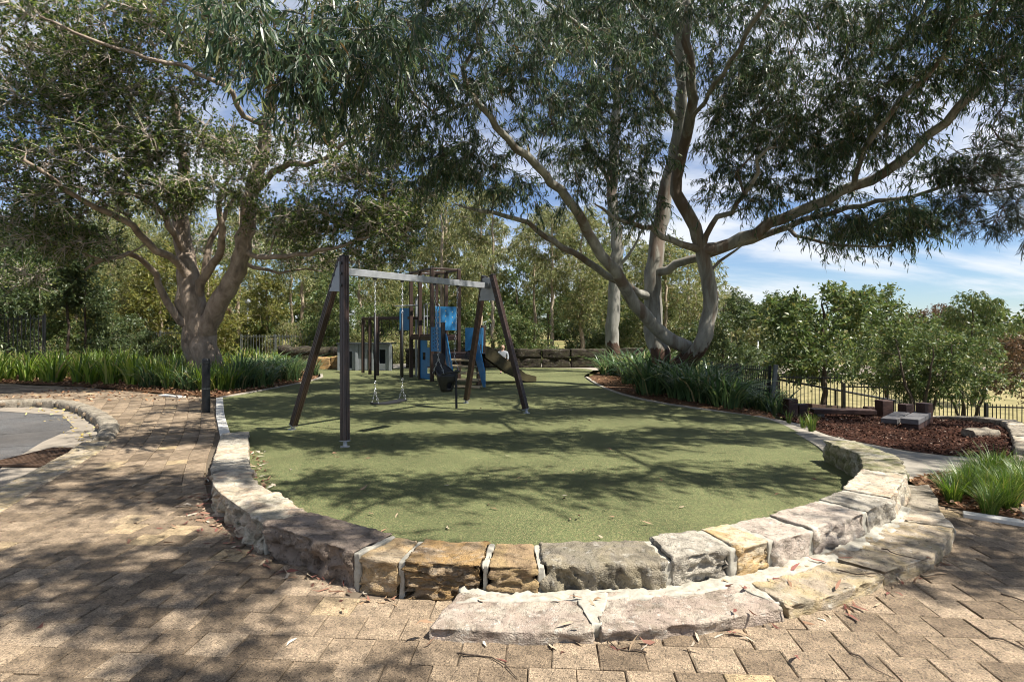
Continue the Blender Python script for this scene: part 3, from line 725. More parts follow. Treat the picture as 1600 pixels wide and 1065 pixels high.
# ------------------------------------------------------------------ swing set
FEET = [Vector((-2.07, 7.2, 0)), Vector((-3.27, 8.33, 0)), Vector((.29, 10.02, 0)), Vector((-.95, 11.3, 0))]
APL, APR = Vector((-2.24, 7.72, 0)), Vector((-.47, 10.28, 0)); HB = 2.38
sw = empty('swing_set', (-1.5, 9.2, 0)); tag(sw, 'A-frame swing set with dark brown posts and grey steel beam', 'swing set')
bdir = (APR - APL).normalized(); adir = (FEET[0] - FEET[1]).normalized()
def swing_leg(foot, ap, sgn, other):
    top = ap + (foot - ap).normalized() * .16; top.z = HB + .05
    ax = (top - foot).normalized(); f0 = foot + ax * .07
    m = MB(); w = .092; so_ = bdir * (-.053 * sgn)
    x = bdir.copy(); y = ax.cross(x).normalized(); x = y.cross(ax).normalized()
    # square composite post with shallow grooves down every face
    prof = []
    for k in range(4):
        c, s = [(1, 0), (0, 1), (-1, 0), (0, -1)][k]
        for (u, v) in ((1, -.86), (1, -.42), (.88, -.36), (.88, -.26), (1, -.2), (1, .2), (.88, .26), (.88, .36), (1, .42), (1, .86), (.93, .95)):
            prof.append((u*c - v*s, u*s + v*c))
    b = len(m.v); n = len(prof)
    for p in (f0, top):
        for (u, v) in prof: m.v.append(p + so_ + (x*u + y*v) * w/2)
    for i in range(n): j = (i+1) % n; m.f.append((i, j, n+j, n+i))
    m.f.append(tuple(range(n))[::-1]); m.f.append(tuple(range(n, 2*n)))
    leg = m.build('leg', MAT['post'], sw)
    R = Matrix((x, y, ax)).transposed()
    MB().box(top + so_ + ax*.012, (.098, .098, .024), R).build('post_cap', MAT['black'], leg, bevel=.008)
    foot = foot + so_; MB().tube([foot - Vector((0, 0, .02)), foot + ax * .075], [.03, .026], 12).build('foot_stub', MAT['galv'], leg)
    MB().box(foot + ax * .078, (.094, .094, .012), R).build('foot_plate', MAT['galv'], leg)
    MB().tube([foot + Vector((0, 0, .004)), foot + Vector((0, 0, .014))], .06, 16).build('ground_plate', MAT['galv'], leg)
    return top, ax
tops = [swing_leg(FEET[0], APL, 1, None), swing_leg(FEET[1], APL, -1, None), swing_leg(FEET[2], APR, 1, None), swing_leg(FEET[3], APR, -1, None)]
def swing_plate(i, j, ap, side):
    (t0, a0), (t1, a1) = tops[i], tops[j]
    off = bdir * -.006
    pts = [t0 + Vector((0, 0, -.02)) + off, t0 - a0*.46 + off, t1 - a1*.46 + off, t1 + Vector((0, 0, -.02)) + off]
    pl = MB().prism(pts, bdir * .012).build('bracket_plate', MAT['plate'], sw, bevel=.004)
    for t, a in ((t0, a0), (t1, a1)):
        for s in (.08, .22, .38):
            c = t - a*s + (bdir*-.006 if t is t1 else bdir*-.100)
            MB().tube([c, c - bdir*.016], .020, 10).build('bolt', MAT['bolt'], pl)
swing_plate(0, 1, APL, 1); swing_plate(2, 3, APR, 1)
BA, BB = Vector((APL.x, APL.y, 2.26)) - bdir*.04, Vector((APR.x, APR.y, 2.26)) + bdir*.1
MB().beam(BA, BB, .065, .10).build('beam', MAT['galv'], sw, bevel=.006)
def beam_at(t): p = APL.lerp(APR, t); return Vector((p.x, p.y, 2.205))

def chain_run(top, bot, parent, name, pitch=.042):
    m = MB(); d = bot - top; L = d.length; ax = d.normalized(); n = max(1, int(L / pitch))
    u = Vector((1, 0, 0)) if abs(ax.x) < .9 else Vector((0, 1, 0)); u = ax.cross(u).normalized(); v = ax.cross(u)
    for i in range(n):
        c = top + d*((i + .5) / n); w = u if i % 2 else v; h = pitch*.68; r = .011
        m.tube([c + ax*h*s1*.62 + w*r*s2 for s1, s2 in ((-1, 0), (-.6, 1), (.6, 1), (1, 0), (.6, -1), (-.6, -1), (-1, 0))], .0038, 4, False)
    return m.build(name, MAT['chain'], parent)
def chain(top, bot, parent, sleeve=None, name='chain'):
    """round-link chain; sleeve = (t0, t1) covered with a black tube between two runs of links"""
    if not sleeve: return chain_run(top, bot, parent, name)
    p, q = top.lerp(bot, sleeve[0]), top.lerp(bot, sleeve[1])
    chain_run(top, p, parent, name); chain_run(q, bot, parent, name)
    return MB().tube([p, q], .016, 8).build('chain_sleeve', MAT['black'], parent, True)

t1 = .246; c1 = beam_at(t1)
seat = empty('flat_swing', (c1.x, c1.y, .42)); tag(seat, 'black flat rubber swing seat hanging on sleeved chains', 'swing')
half = .29; sz = .42
m = MB(); pr = []
for k in range(9):
    s = -1 + k/4; pr.append((s*half*1.0, -.012 - .02*(1 - s*s)))
up = Vector((0, 0, 1)); cr = Vector((-bdir.y, bdir.x, 0))
for s, z in pr:
    for yy, zq in ((-.085, 0), (-.085, .024), (.085, .024), (.085, 0)):
        m.v.append(Vector((c1.x, c1.y, sz)) + bdir*s + cr*yy + up*(z + zq))
for i in range(8):
    for k in range(4): m.f.append((i*4+k, i*4+(k+1) % 4, i*4+4+(k+1) % 4, i*4+4+k))
m.f += [(0, 1, 2, 3), (32, 33, 34, 35)]
m.build('seat', MAT['black'], seat, bevel=.005)
for s in (-1, 1):
    top = c1 + bdir*(s*half*.92); j = Vector((top.x, top.y, sz + .17))
    chain(top, j, seat, (.0 if s > 2 else .30, .9))
    for q in (-.075, .075):
        chain(j, Vector((c1.x, c1.y, sz)) + bdir*(s*half*.92) + cr*q, seat, None, 'bridle_chain')
    MB().beam(top + Vector((0, 0, -.02)), top + Vector((0, 0, .1)), .05, .03).build('hanger', MAT['bolt'], seat)

c2 = beam_at(.655); b0 = Vector((c2.x, c2.y, .45))
bs = empty('harness_swing', tuple(b0)); tag(bs, 'black bucket swing seat with harness hanging near the tower', 'swing')
m = MB(); NU, NV = 20, 7
for j in range(NV):
    t = j/(NV-1); z = .0 + .30*t
    r = .10 + .10*math.sin(t*1.35); 
    for i in range(NU):
        a = 2*math.pi*i/NU; hb = .16*max(0, math.sin(a))*t
        p = b0 + bdir*(math.cos(a)*r*1.05) + cr*(math.sin(a)*r*.85) + up*(z + hb); m.v.append(p)
for j in range(NV-1):
    for i in range(NU):
        if j in (1, 2) and i in (13, 14, 16, 17): continue
        m.f.append((j*NU+i, j*NU+(i+1) % NU, (j+1)*NU+(i+1) % NU, (j+1)*NU+i))
m.f.append(tuple(range(NU))[::-1])
so = m.build('bucket', MAT['black'], bs, True); md = so.modifiers.new('solid', 'SOLIDIFY'); md.thickness = .02
MB().beam(b0 + cr*-.16 + bdir*.05 + up*.36, b0 + cr*-.17 + bdir*.05 + up*-.27, .045, .012, tuple(cr)).build('strap', MAT['black'], bs)
MB().tube([b0 + bdir*(.19*math.cos(a)) + cr*(-.06 - .15*math.sin(a)) + up*(.30 + .04*math.sin(a)) for a in np.linspace(0, math.pi, 11)], .014, 8).build('front_bar', MAT['black'], bs, True)
MB().beam(b0 + cr*.15 + up*.28, b0 + cr*.19 + up*.62, .26, .022, tuple(cr)).build('back_pad', MAT['black'], bs, bevel=.008)
for s in (-1, 1):
    top = c2 + bdir*(s*.29); j = b0 + bdir*(s*.2) + up*.55
    chain(top, j, bs, None)
    for q in (-.12, .14): chain(j, b0 + bdir*(s*.19) + cr*q + up*.3, bs, None, 'bridle_chain')
    MB().beam(top + Vector((0, 0, -.02)), top + Vector((0, 0, .1)), .05, .03).build('hanger', MAT['bolt'], bs)

# ------------------------------------------------------------------ play tower
tw = empty('play_tower', (-2.2, 16.6, 0)); tag(tw, 'brown post play tower with blue panels, stairs and slide', 'play tower')
PN, PL_, PR = Vector((-2.24, 15.9, 0)), Vector((-3.06, 17.25, 0)), Vector((-1.53, 16.35, 0))
PMid = PN.lerp(PL_, .55); PF = PL_ + PR - PN; PM2 = PMid + PR - PN
PW = .10; DK = 1.30
def post(p, h, par=tw, w=PW):
    o = MB().box((p.x, p.y, h/2), (w, w, h), Matrix.Rotation(math.radians(27), 3, 'Z')).build('post', MAT['post'], par, bevel=.01); 
    MB().box((p.x, p.y, h + .012), (w*.96, w*.96, .024), Matrix.Rotation(math.radians(27), 3, 'Z')).build('post_cap', MAT['black'], o); return o
for p in (PN, PMid, PL_, PR, PM2, PF): post(p, 3.18)
for a, b in ((PN, PL_), (PL_, PF), (PF, PR), (PR, PN), (PMid, PM2)):
    MB().beam((a.x, a.y, 3.16), (b.x, b.y, 3.16), .055, .06).build('roof_rail', MAT['post'], tw, bevel=.006)
    MB().beam((a.x, a.y, DK - .09), (b.x, b.y, DK - .09), .05, .13).build('deck_bearer', MAT['post'], tw, bevel=.006)
ex, ey = (PR - PN), (PL_ - PN)
for k in range(9):
    a = PN + ey * ((k + .5)/9); b = a + ex
    MB().beam((a.x, a.y, DK - .005), (b.x, b.y, DK - .005), ey.length/9 - .012, .03).build('deck_board', MAT['timber'], tw)
def panel(a, b, z0, z1, holes=(), t=.02, par=tw, mat='blue', name='panel', inset=.06):
    """board between posts a and b with rectangular or round openings (u0,u1,v0,v1) in 0..1"""
    d = (b - a); L = d.length; d.normalize(); a = a + d*inset; L -= 2*inset
    us = sorted({0.0, 1.0, *[h[0] for h in holes], *[h[1] for h in holes]}); vs_ = sorted({0.0, 1.0, *[h[2] for h in holes], *[h[3] for h in holes]})
    m = MB(); n = Vector((-d.y, d.x, 0))
    for i in range(len(us)-1):
        for j in range(len(vs_)-1):
            uc, vc = (us[i]+us[i+1])/2, (vs_[j]+vs_[j+1])/2
            if any(h[0] < uc < h[1] and h[2] < vc < h[3] for h in holes): continue
            p = a + d*(L*uc); m.box((p.x, p.y, z0 + (z1-z0)*vc), (L*(us[i+1]-us[i]), t, (z1-z0)*(vs_[j+1]-vs_[j])), Matrix((d, n, Vector((0,0,1)))).transposed())
    return m.build(name, MAT[mat], par)
def dots(a, b, z0, z1, par, nx_, nz_, mat='black', side=1):
    d = (b-a).normalized(); n = Vector((-d.y, d.x, 0))*side; L = (b-a).length
    for i in range(nx_):
        for j in range(nz_):
            p = a + d*(L*(.25 + .5*i/max(1, nx_-1))); c = Vector((p.x, p.y, z0 + (z1-z0)*(.12 + .76*j/max(1, nz_-1)) + (.03 if i % 2 else 0)))
            MB().tube([c - n*.013, c - n*.0], .016, 10).build('hole', MAT[mat], par)
panel(PMid, PN, .04, 1.26, [(.62, .92, .74, .90), (.18, .5, .44, .62), (.62, .92, .14, .30)])
pq = panel(PN + ex*.05, PR, DK + .13, DK + .80); dots(PN, PR, DK + .3, DK + .7, pq, 3, 3, 'cream_ply')
panel(PF, PM2, DK + .13, DK + .80); panel(PM2, PR, DK + .13, DK + .80)
off = Vector((-.42, .1, 0)); panel(PL_ + off, PL_, DK + .13, DK + .80)
MB().tube([tuple(PL_ + Vector((-.5, .1, DK + .86))), tuple(PMid + Vector((0, 0, DK + .86)))], .02, 8).build('grab_rail', MAT['galv'], tw)
for f in (.35, .62):
    p = PMid.lerp(PN, f); MB().tube([(p.x, p.y, DK), (p.x, p.y, DK + .86), (p.x + .08, p.y - .05, DK + .9)], .016, 8).build('grab_rail', MAT['galv'], tw)
p = PN.lerp(PR, .35) - Vector((.02, .2, 0)); MB().tube([(p.x, p.y, .8), (p.x, p.y, DK + .8), (p.x - .05, p.y + .15, DK + .86)], .016, 8).build('grab_rail', MAT['galv'], tw)
p = PL_ + Vector((.1, .35, 0)); MB().tube([(p.x, p.y, 0), (p.x, p.y, 2.4), (p.x + .1, p.y - .2, 2.5)], .035, 12).build('fire_pole', MAT['galv'], tw)
# lower deck, stairs and slide
D0 = .80; LA, LB = Vector((-1.82, 14.98, 0)), Vector((-.86, 14.75, 0)); LC = Vector((-1.78, 16.0, 0)); LD = Vector((-.80, 15.85, 0))
for p, h in ((LA, 1.62), (LB, 1.05), (LD, 1.55)): post(p, h, tw, .105)
for a, b in ((LA, LB), (LB, LD), (LD, LC), (LC, LA)):
    MB().beam((a.x, a.y, D0 - .06), (b.x, b.y, D0 - .06), .05, .12).build('deck_bearer', MAT['post'], tw, bevel=.006)
for k in range(6):
    a = LA.lerp(LC, (k+.5)/6); b = LB.lerp(LD, (k+.5)/6)
    MB().beam((a.x, a.y, D0 + .012), (b.x, b.y, D0 + .012), .155, .03).build('deck_board', MAT['timber'], tw)
pq = panel(LA + Vector((-.33, .14, 0)), LA + Vector((-.05, .0, 0)), D0 + .08, D0 + .72, inset=.0); dots(LA + Vector((-.33, .14, 0)), LA + Vector((-.05, 0, 0)), D0 + .1, D0 + .7, pq, 3, 6, 'black', 1)
panel(LC + Vector((.45, -.02, 0)), LD, D0 + .05, D0 + .70, inset=.02)
panel(LD, LB + Vector((0, .15, 0)), D0 - .05, D0 + .70, inset=.02)
sd = (Vector((.30, -1, 0))).normalized()
for k in range(5):
    zt = D0 - .155*(k+1) + .02; c = (LA + LB)/2 + sd*(.02 + .19*k) + Vector((.0, 0, 0)); wv = (LB - LA).normalized()
    MB().beam((c.x - wv.x*.36, c.y - wv.y*.36, zt), (c.x + wv.x*.36, c.y + wv.y*.36, zt), .2, .045).build('stair_tread', MAT['cream_ply'], tw, bevel=.005)
for s in (-1, 1):
    c = (LA + LB)/2; wv = (LB - LA).normalized(); o = c + wv*(s*.40)
    pts = [o + Vector((0, 0, D0 + .55)), o + sd*.15 + Vector((0, 0, D0 + .5)), o + sd*1.0 + Vector((0, 0, .42)), o + sd*1.0 + Vector((0, 0, .06)), o + sd*.82 + Vector((0, 0, .04)), o + Vector((0, 0, D0 - .12))]
    st = MB().prism(pts, wv*.022*s).build('stair_side', MAT['blue'], tw)
    MB().tube([o + wv*.03*s + sd*.1 + Vector((0, 0, D0 + .35)), o + wv*.03*s + sd*.85 + Vector((0, 0, .36))], .014, 8).build('handrail', MAT['galv'], st)
# slide running down to the right
s0, s1 = Vector((-.78, 15.4, D0 + .02)), Vector((.32, 15.7, .14)); sdir = (Vector((s1.x, s1.y, 0)) - Vector((s0.x, s0.y, 0))).normalized(); sn = Vector((-sdir.y, sdir.x, 0))
path = [s0, s0 + sdir*.12 + Vector((0, 0, -.03)), s0.lerp(s1, .5) + Vector((0, 0, .02)), s0.lerp(s1, .85) + Vector((0, 0, -.01)), s1, s1 + sdir*.28 + Vector((0, 0, -.02))]
m = MB()
for p in path:
    for y_, z_ in ((-.25, 0), (-.2, -.01), (.2, -.01), (.25, 0), (.25, -.03), (-.25, -.03)): m.v.append(p + sn*y_ + up*z_)
for i in range(len(path)-1):
    for k in range(6): m.f.append((i*6+k, i*6+(k+1) % 6, i*6+6+(k+1) % 6, i*6+6+k))
m.f += [tuple(range(6)), tuple(range(30, 36))]
sl = m.build('slide', MAT['slide'], tw)
for s in (-1, 1):
    pts = [path[0] + up*.2, path[1] + up*.2, path[2] + up*.17, path[3] + up*.14, path[4] + up*.10, path[5] + up*.06, path[5] - up*.08, path[4] - up*.10, path[3] - up*.13, path[2] - up*.2, path[0] - up*.1]
    MB().prism([p + sn*(.255*s) for p in pts], sn*.03*s).build('slide_side', MAT['slideside'] if s < 0 else MAT['post'], sl)
MB().beam(s1 + Vector((.1, 0, -.02)), Vector((s1.x + .1, s1.y, -.02)), .3, .08).build('slide_leg', MAT['post'], sl)
# overhead frame with hanging rings
Q1, Q2, Q3 = Vector((-4.95, 18.9, 0)), Vector((-4.2, 17.75, 0)), Vector((-4.57, 18.3, 0))
for p in (Q1, Q2, Q3, Vector((-3.45, 17.8, 0))): post(p, 1.84, tw, .095)
for a, b in ((Q1, Q2), (Q1, PF), (Q2, PL_), (Q3, PL_.lerp(PF, .5))):
    MB().beam((a.x, a.y, 1.80), (b.x, b.y, 1.80), .06, .09).build('overhead_rail', MAT['post'], tw, bevel=.006)
for k in range(5):
    q = Q3.lerp(PL_.lerp(PF, .5), .22 + .15*k); rr = .075
    MB().tube([(q.x, q.y, 1.76), (q.x, q.y, 1.42)], .008, 6).build('ring_cord', MAT['black'], tw)
    MB().tube([(q.x + rr*math.cos(a), q.y, 1.34 + rr*math.sin(a)) for a in np.linspace(0, 2*math.pi, 15)], .013, 6, False).build('hanging_ring', MAT['black'], tw, True)
# spring / steering toy detail near the stairs
MB().tube([(-1.05 + .11*math.cos(a), 14.25, .82 + .11*math.sin(a)) for a in np.linspace(0, 2*math.pi, 17)], .014, 6, False).build('toy_wheel', MAT['black'], tw, True)
MB().tube([(-1.05, 14.25, .70), (-1.05, 14.45, .62), (-1.0, 14.75, .62)], .016, 6).build('wheel_stem', MAT['black'], tw)

# grey cubby panel behind the frame
cb = empty('cubby_house_panel', (-5.2, 20.0, 0)); tag(cb, 'grey cubby house front with dark openings behind the ring frame', 'play panel')
ca_, cbv = Vector((-6.05, 20.1, 0)), Vector((-4.3, 19.9, 0))
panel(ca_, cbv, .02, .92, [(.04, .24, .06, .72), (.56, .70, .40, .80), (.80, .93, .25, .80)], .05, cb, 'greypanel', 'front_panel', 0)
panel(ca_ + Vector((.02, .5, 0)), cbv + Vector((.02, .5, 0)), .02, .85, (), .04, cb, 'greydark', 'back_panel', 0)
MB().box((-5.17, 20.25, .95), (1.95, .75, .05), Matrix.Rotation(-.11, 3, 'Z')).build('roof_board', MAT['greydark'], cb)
for x_ in (-6.1, -5.45, -4.9, -4.25):
    MB().box((x_, 19.98 - .11*(x_ + 5.2), .46), (.09, .09, .92)).build('post', MAT['greypanel'], cb)
MB().tube([(-5.8, 19.98, .55), (-5.8, 19.94, .55)], .07, 14).build('play_knob', MAT['plate'], cb)

# ------------------------------------------------------------------ child by the slide
def skin_obj(name, joints, bones, mat, parent, sub=2):
    me = bpy.data.meshes.new(name); me.from_pydata([tuple(j[0]) for j in joints], bones, []); me.update()
    o = link(name, me, parent); me.materials.append(mat)
    md = o.modifiers.new('skin', 'SKIN'); md.use_smooth_shade = True
    for i, j in enumerate(joints):
        sv = me.skin_vertices[0].data[i]; sv.radius = j[1] if isinstance(j[1], tuple) else (j[1], j[1]); sv.use_root = (i == 0)
    s_ = o.modifiers.new('sub', 'SUBSURF'); s_.levels = sub; s_.render_levels = sub
    return o
MAT['skin'] = m_plain('skin', (.46, .29, .21), .5, .4, 0, .08); MAT['hoodie'] = m_plain('grey_hoodie', (.20, .215, .235), .9, .1, 0, .2, 20)
MAT['trousers'] = m_plain('dark_trousers', (.02, .021, .026), .85, .2, 0, .3, 20); MAT['hair'] = m_plain('brown_hair', (.10, .06, .035), .55, .4, 0, .4, 60)
MAT['shoe'] = m_plain('shoe', (.10, .09, .09), .6, .3)
pp = Vector((-.30, 18.6, .006)); pe = empty('person', tuple(pp)); tag(pe, 'small child in grey hoodie and dark trousers standing behind the slide', 'person')
def P_(x, y, z): return pp + Vector((x, y, z)) * .98
body = skin_obj('body', [(P_(0, 0, .47), (.085, .065)), (P_(0, 0, .60), (.085, .065)), (P_(0, 0, .72), (.075, .055)), (P_(0, -.005, .79), .032), (P_(0, -.012, .86), (.066, .07)), (P_(0, -.008, .935), (.062, .068)),
  (P_(.12, 0, .70), .036), (P_(.165, -.02, .57), .03), (P_(.155, -.07, .46), .024), (P_(.15, -.09, .41), .024), (P_(-.12, 0, .70), .036), (P_(-.165, -.02, .57), .03), (P_(-.155, -.07, .46), .024), (P_(-.15, -.09, .41), .024),
  (P_(.058, 0, .42), .06), (P_(.065, -.01, .24), .045), (P_(.068, 0, .06), .03), (P_(.07, -.07, .03), .026), (P_(-.058, 0, .42), .06), (P_(-.065, -.01, .24), .045), (P_(-.068, 0, .06), .03), (P_(-.07, -.07, .03), .026)],
  [(0,1),(1,2),(2,3),(3,4),(4,5),(2,6),(6,7),(7,8),(8,9),(2,10),(10,11),(11,12),(12,13),(0,14),(14,15),(15,16),(16,17),(0,18),(18,19),(19,20),(20,21)], MAT['skin'], pe)
skin_obj('hoodie', [(P_(0, 0, .45), (.108, .085)), (P_(0, 0, .58), (.112, .088)), (P_(0, 0, .71), (.10, .075)), (P_(0, .01, .775), (.06, .055)), (P_(.13, 0, .70), .052), (P_(.17, -.02, .57), .046), (P_(.158, -.075, .46), .038), (P_(-.13, 0, .70), .052), (P_(-.17, -.02, .57), .046), (P_(-.158, -.075, .46), .038)],
  [(0,1),(1,2),(2,3),(2,4),(4,5),(5,6),(2,7),(7,8),(8,9)], MAT['hoodie'], pe)
skin_obj('trousers', [(P_(0, 0, .46), (.095, .078)), (P_(.06, 0, .40), .07), (P_(.066, -.01, .24), .058), (P_(.068, 0, .09), .046), (P_(-.06, 0, .40), .07), (P_(-.066, -.01, .24), .058), (P_(-.068, 0, .09), .046)], [(0,1),(1,2),(2,3),(0,4),(4,5),(5,6)], MAT['trousers'], pe)
skin_obj('hair', [(P_(0, .02, .965), (.068, .06)), (P_(0, .035, .90), (.07, .05))], [(0, 1)], MAT['hair'], pe)
for s in (-1, 1): skin_obj('shoe', [(P_(.068*s, .02, .035), .036), (P_(.07*s, -.09, .028), .03)], [(0, 1)], MAT['shoe'], pe)
for s in (-1, 1): MB().tube([P_(.025*s, -.078, .895), P_(.025*s, -.084, .895)], .008, 8).build('eye', MAT['black'], pe)
MB().tube([P_(0, -.078, .88), P_(0, -.094, .868)], [.008, .011], 8).build('nose', MAT['skin'], pe)
MB().tube([P_(-.02, -.078, .845), P_(.02, -.078, .845)], .005, 6).build('mouth', MAT['hair'], pe)

# ------------------------------------------------------------------ bollard
bp = G(322, 644); bo = empty('bollard', tuple(bp)); tag(bo, 'black round bollard standing where path meets the green surface', 'bollard')
MB().tube([bp, bp + up*.84], .07, 20).build('post', MAT['fence'], bo)
m = MB(); m.tube([bp + up*.86, bp + up*.93, bp + up*.955], [.07, .068, .05], 20); m.build('cap', MAT['fence'], bo, bevel=.004)
MB().tube([bp + up*.84, bp + up*.86], .06, 20).build('groove_ring', MAT['black'], bo)
MB().tube([bp + up*.42, bp + up*.435], .0712, 20).build('band', MAT['palefence'], bo)

# ------------------------------------------------------------------ back stones and walls
bw = empty('sandstone_block_seat', (-6.4, 20.8, 0)); tag(bw, 'row of golden sandstone blocks at the back left of the surface', 'stone seat')
xs_ = [-7.35, -6.62, -6.05, -5.45]
for i in range(3):
    rock('block', [(xs_[i] + .01, 20.75), (xs_[i+1] - .01, 20.72)], [(xs_[i] + .01, 21.25), (xs_[i+1] - .01, 21.22)], -.05, .42 + .03*i, SM['block'], bw, .02, .01, 6, .3, .06, 160 + i, .04)
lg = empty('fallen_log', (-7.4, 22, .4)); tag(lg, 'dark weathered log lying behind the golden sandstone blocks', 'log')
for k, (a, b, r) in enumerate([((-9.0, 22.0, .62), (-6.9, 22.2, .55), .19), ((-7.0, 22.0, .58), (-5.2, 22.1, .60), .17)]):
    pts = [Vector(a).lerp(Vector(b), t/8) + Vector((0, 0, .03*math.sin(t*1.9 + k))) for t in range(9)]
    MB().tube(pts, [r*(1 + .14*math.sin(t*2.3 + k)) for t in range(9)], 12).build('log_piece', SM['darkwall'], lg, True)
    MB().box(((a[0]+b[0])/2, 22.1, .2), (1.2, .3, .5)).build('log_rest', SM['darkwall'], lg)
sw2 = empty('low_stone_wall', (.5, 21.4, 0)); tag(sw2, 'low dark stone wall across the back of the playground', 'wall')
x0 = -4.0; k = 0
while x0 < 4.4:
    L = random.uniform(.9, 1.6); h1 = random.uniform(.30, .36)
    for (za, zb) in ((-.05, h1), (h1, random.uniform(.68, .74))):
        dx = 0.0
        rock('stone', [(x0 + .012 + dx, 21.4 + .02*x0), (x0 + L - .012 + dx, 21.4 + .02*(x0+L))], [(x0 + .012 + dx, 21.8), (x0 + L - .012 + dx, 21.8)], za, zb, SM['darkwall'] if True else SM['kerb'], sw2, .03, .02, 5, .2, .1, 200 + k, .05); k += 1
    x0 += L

# ------------------------------------------------------------------ fences
def fence(name, label, p0, p1, h, spacing, panels, mat, stepped=True, rails=(.14, .93), sink=0.0, pr=.011, group=None, ztop=None, post_w=.05, lean=0.0):
    p0 = Vector(p0); p1 = Vector(p1); d = p1 - p0; L = Vector((d.x, d.y, 0)).length; u = Vector((d.x, d.y, 0)).normalized()
    e = empty(name, tuple(p0)); tag(e, label, 'fence' if 'gate' not in name else 'gate', group)
    pk = MB(); pk.tube([(0, 0, 0), (0, 0, h - .03), (0, 0, h)], [pr, pr, pr*.35], 6); pme = pk.mesh('picket', MAT[mat])
    for k in range(panels):
        a = p0.lerp(p1, k/panels); b = p0.lerp(p1, (k+1)/panels); zm = (a.z + b.z)/2
        zb0 = zm if stepped else a.z; zb1 = zm if stepped else b.z
        n = max(2, int((b - a).length / spacing))
        for i in range(n):
            q = a.lerp(b, (i + .5)/n); o = link('picket', pme, e)
            o.matrix_parent_inverse = Matrix.Identity(4); z = zb0 + (zb1 - zb0)*(i+.5)/n
            o.location = (q.x - p0.x, q.y - p0.y, z - p0.z); o.rotation_euler = (random.uniform(-.01, .01), lean + random.uniform(-.01, .01), 0)
        for r in rails:
            MB().beam((a.x, a.y, zb0 + h*r), (b.x, b.y, zb1 + h*r), .022, .035).build('rail', MAT[mat], e)
        MB().box((a.x, a.y, zb0 + h*.5 - .12), (post_w, post_w, h + .28)).build('post', MAT[mat], e)
    MB().box((p1.x, p1.y, (p1.z if not stepped else zm) + h*.5 - .12), (post_w, post_w, h + .28)).build('post', MAT[mat], e)
    return e
f0 = A(1214, 578, 16.0); f1 = A(1660, 640, 14.6)
fence('picket_fence', 'black steel picket fence stepping down beyond the mulch bed', (f0.x, f0.y, f0.z - 1.2), (f1.x, f1.y, f1.z - 1.2), 1.2, .095, 4, 'fence')
g0 = A(1202, 572, 11.6); g1 = A(1112, 566, 15.2)
fence('picket_gate', 'leaning black picket panel at the end of the dark strappy bed', (g1.x, g1.y, g1.z - 1.12), (g0.x, g0.y, g0.z - 1.12), 1.12, .11, 2, 'fence', False, (.1, .55, .92), lean=.1)
gp = MB().beam((g0.x - .05, g0.y - .12, g0.z - 1.1), (g0.x + .08, g0.y - .12, g0.z + .04), .07, .07).build('gate_post', MAT['palefence'], None, bevel=.006)
tag(gp, 'grey leaning steel post at the near end of the picket panel', 'post')
fence('picket_fence', 'tall black picket fence at the left edge behind the sunny bed', (-19.8, 18.6, -.1), (-15.6, 19.0, -.1), 2.05, .13, 2, 'fence', pr=.016)
fence('picket_fence', 'pale weathered picket fence behind the left side of the fig', (-17.4, 26.2, -.0), (-14.6, 25.6, -.0), 1.35, .13, 2, 'palefence')
fence('picket_fence', 'dark picket fence between the fig and the fallen log', (-12.2, 25.6, -.05), (-7.4, 25.2, -.05), 1.25, .13, 3, 'palefence')
# raked handrail beyond the fence
r0, r1 = A(1214, 592, 17.0), A(1400, 626, 16.6)
hr = empty('handrail', (r0.x, r0.y, r0.z - 1)); tag(hr, 'dark sloping handrail behind the picket fence', 'handrail')
MB().tube([r0, r1], .03, 8).build('rail', MAT['fence'], hr)
for t in (0.02, .5, .98):
    q = r0.lerp(r1, t); MB().tube([q, (q.x, q.y, q.z - 1.2)], .025, 8).build('post', MAT['fence'], hr)

# ------------------------------------------------------------------ timber blocks in the mulch
def upright(px, py, w, h, label, dz=0, cut=0.0, rot=0.0):
    p = GT(px, py); R = Matrix.Rotation(rot, 3, 'Z')
    m = MB().box((p.x, p.y, p.z + h/2 - .05), (w, w*.9, h + .1), R)
    o = m.build('timber_post', MAT['timber'], None, bevel=.012); tag(o, label, 'timber post'); return o
upright(1235, 652, .20, .36, 'tall square timber post nearest the leaning picket panel', rot=.2)
upright(1252, 650, .19, .25, 'short dark timber block beside the tall post, left end of the beams', rot=.1)
upright(1359, 648, .22, .20, 'short timber block at the right end of the long low beams', rot=.1)
upright(1381, 651, .24, .34, 'square timber post right of the long low beams', rot=.15)
upright(1415, 655, .20, .30, 'slim timber post behind the shorter plank bench', rot=.3)
upright(1444, 662, .20, .38, 'slim timber post behind the larger plank bench', rot=.3)
def low_beam(a, b, w, h, label, mat='timber', z=.0, legs=True, topmat=None, cat='bench'):
    a = GT(*a); b = GT(*b); e = empty('timber_bench', tuple((a+b)/2)); tag(e, label, cat)
    o = MB().beam((a.x, a.y, a.z + h - .045 + z), (b.x, b.y, b.z + h - .045 + z), w, .09).build('top', MAT[topmat or mat], e, bevel=.01)
    d = (b-a)
    for t in (.12, .88):
        q = a + d*t; MB().box((q.x, q.y, q.z + (h - .09)/2 - .05 + z), (.14, w*.8, h - .09 + .1), Matrix.Rotation(math.atan2(d.y, d.x), 3, 'Z')).build('leg', MAT['plank' if t < .5 else 'timber'], e)
    if h > .2: MB().beam((a + d*.05 + Vector((0, 0, h*.35))), (a + d*.95 + Vector((0, 0, h*.35))), w*.9, h*.45).build('side_board', MAT['timber'], e)
    return e
low_beam((1262, 643), (1352, 645), .2, .19, 'long low timber beam at the back of the mulch bed')
low_beam((1268, 651), (1366, 653), .26, .17, 'long low dark timber beam in front of another beam')
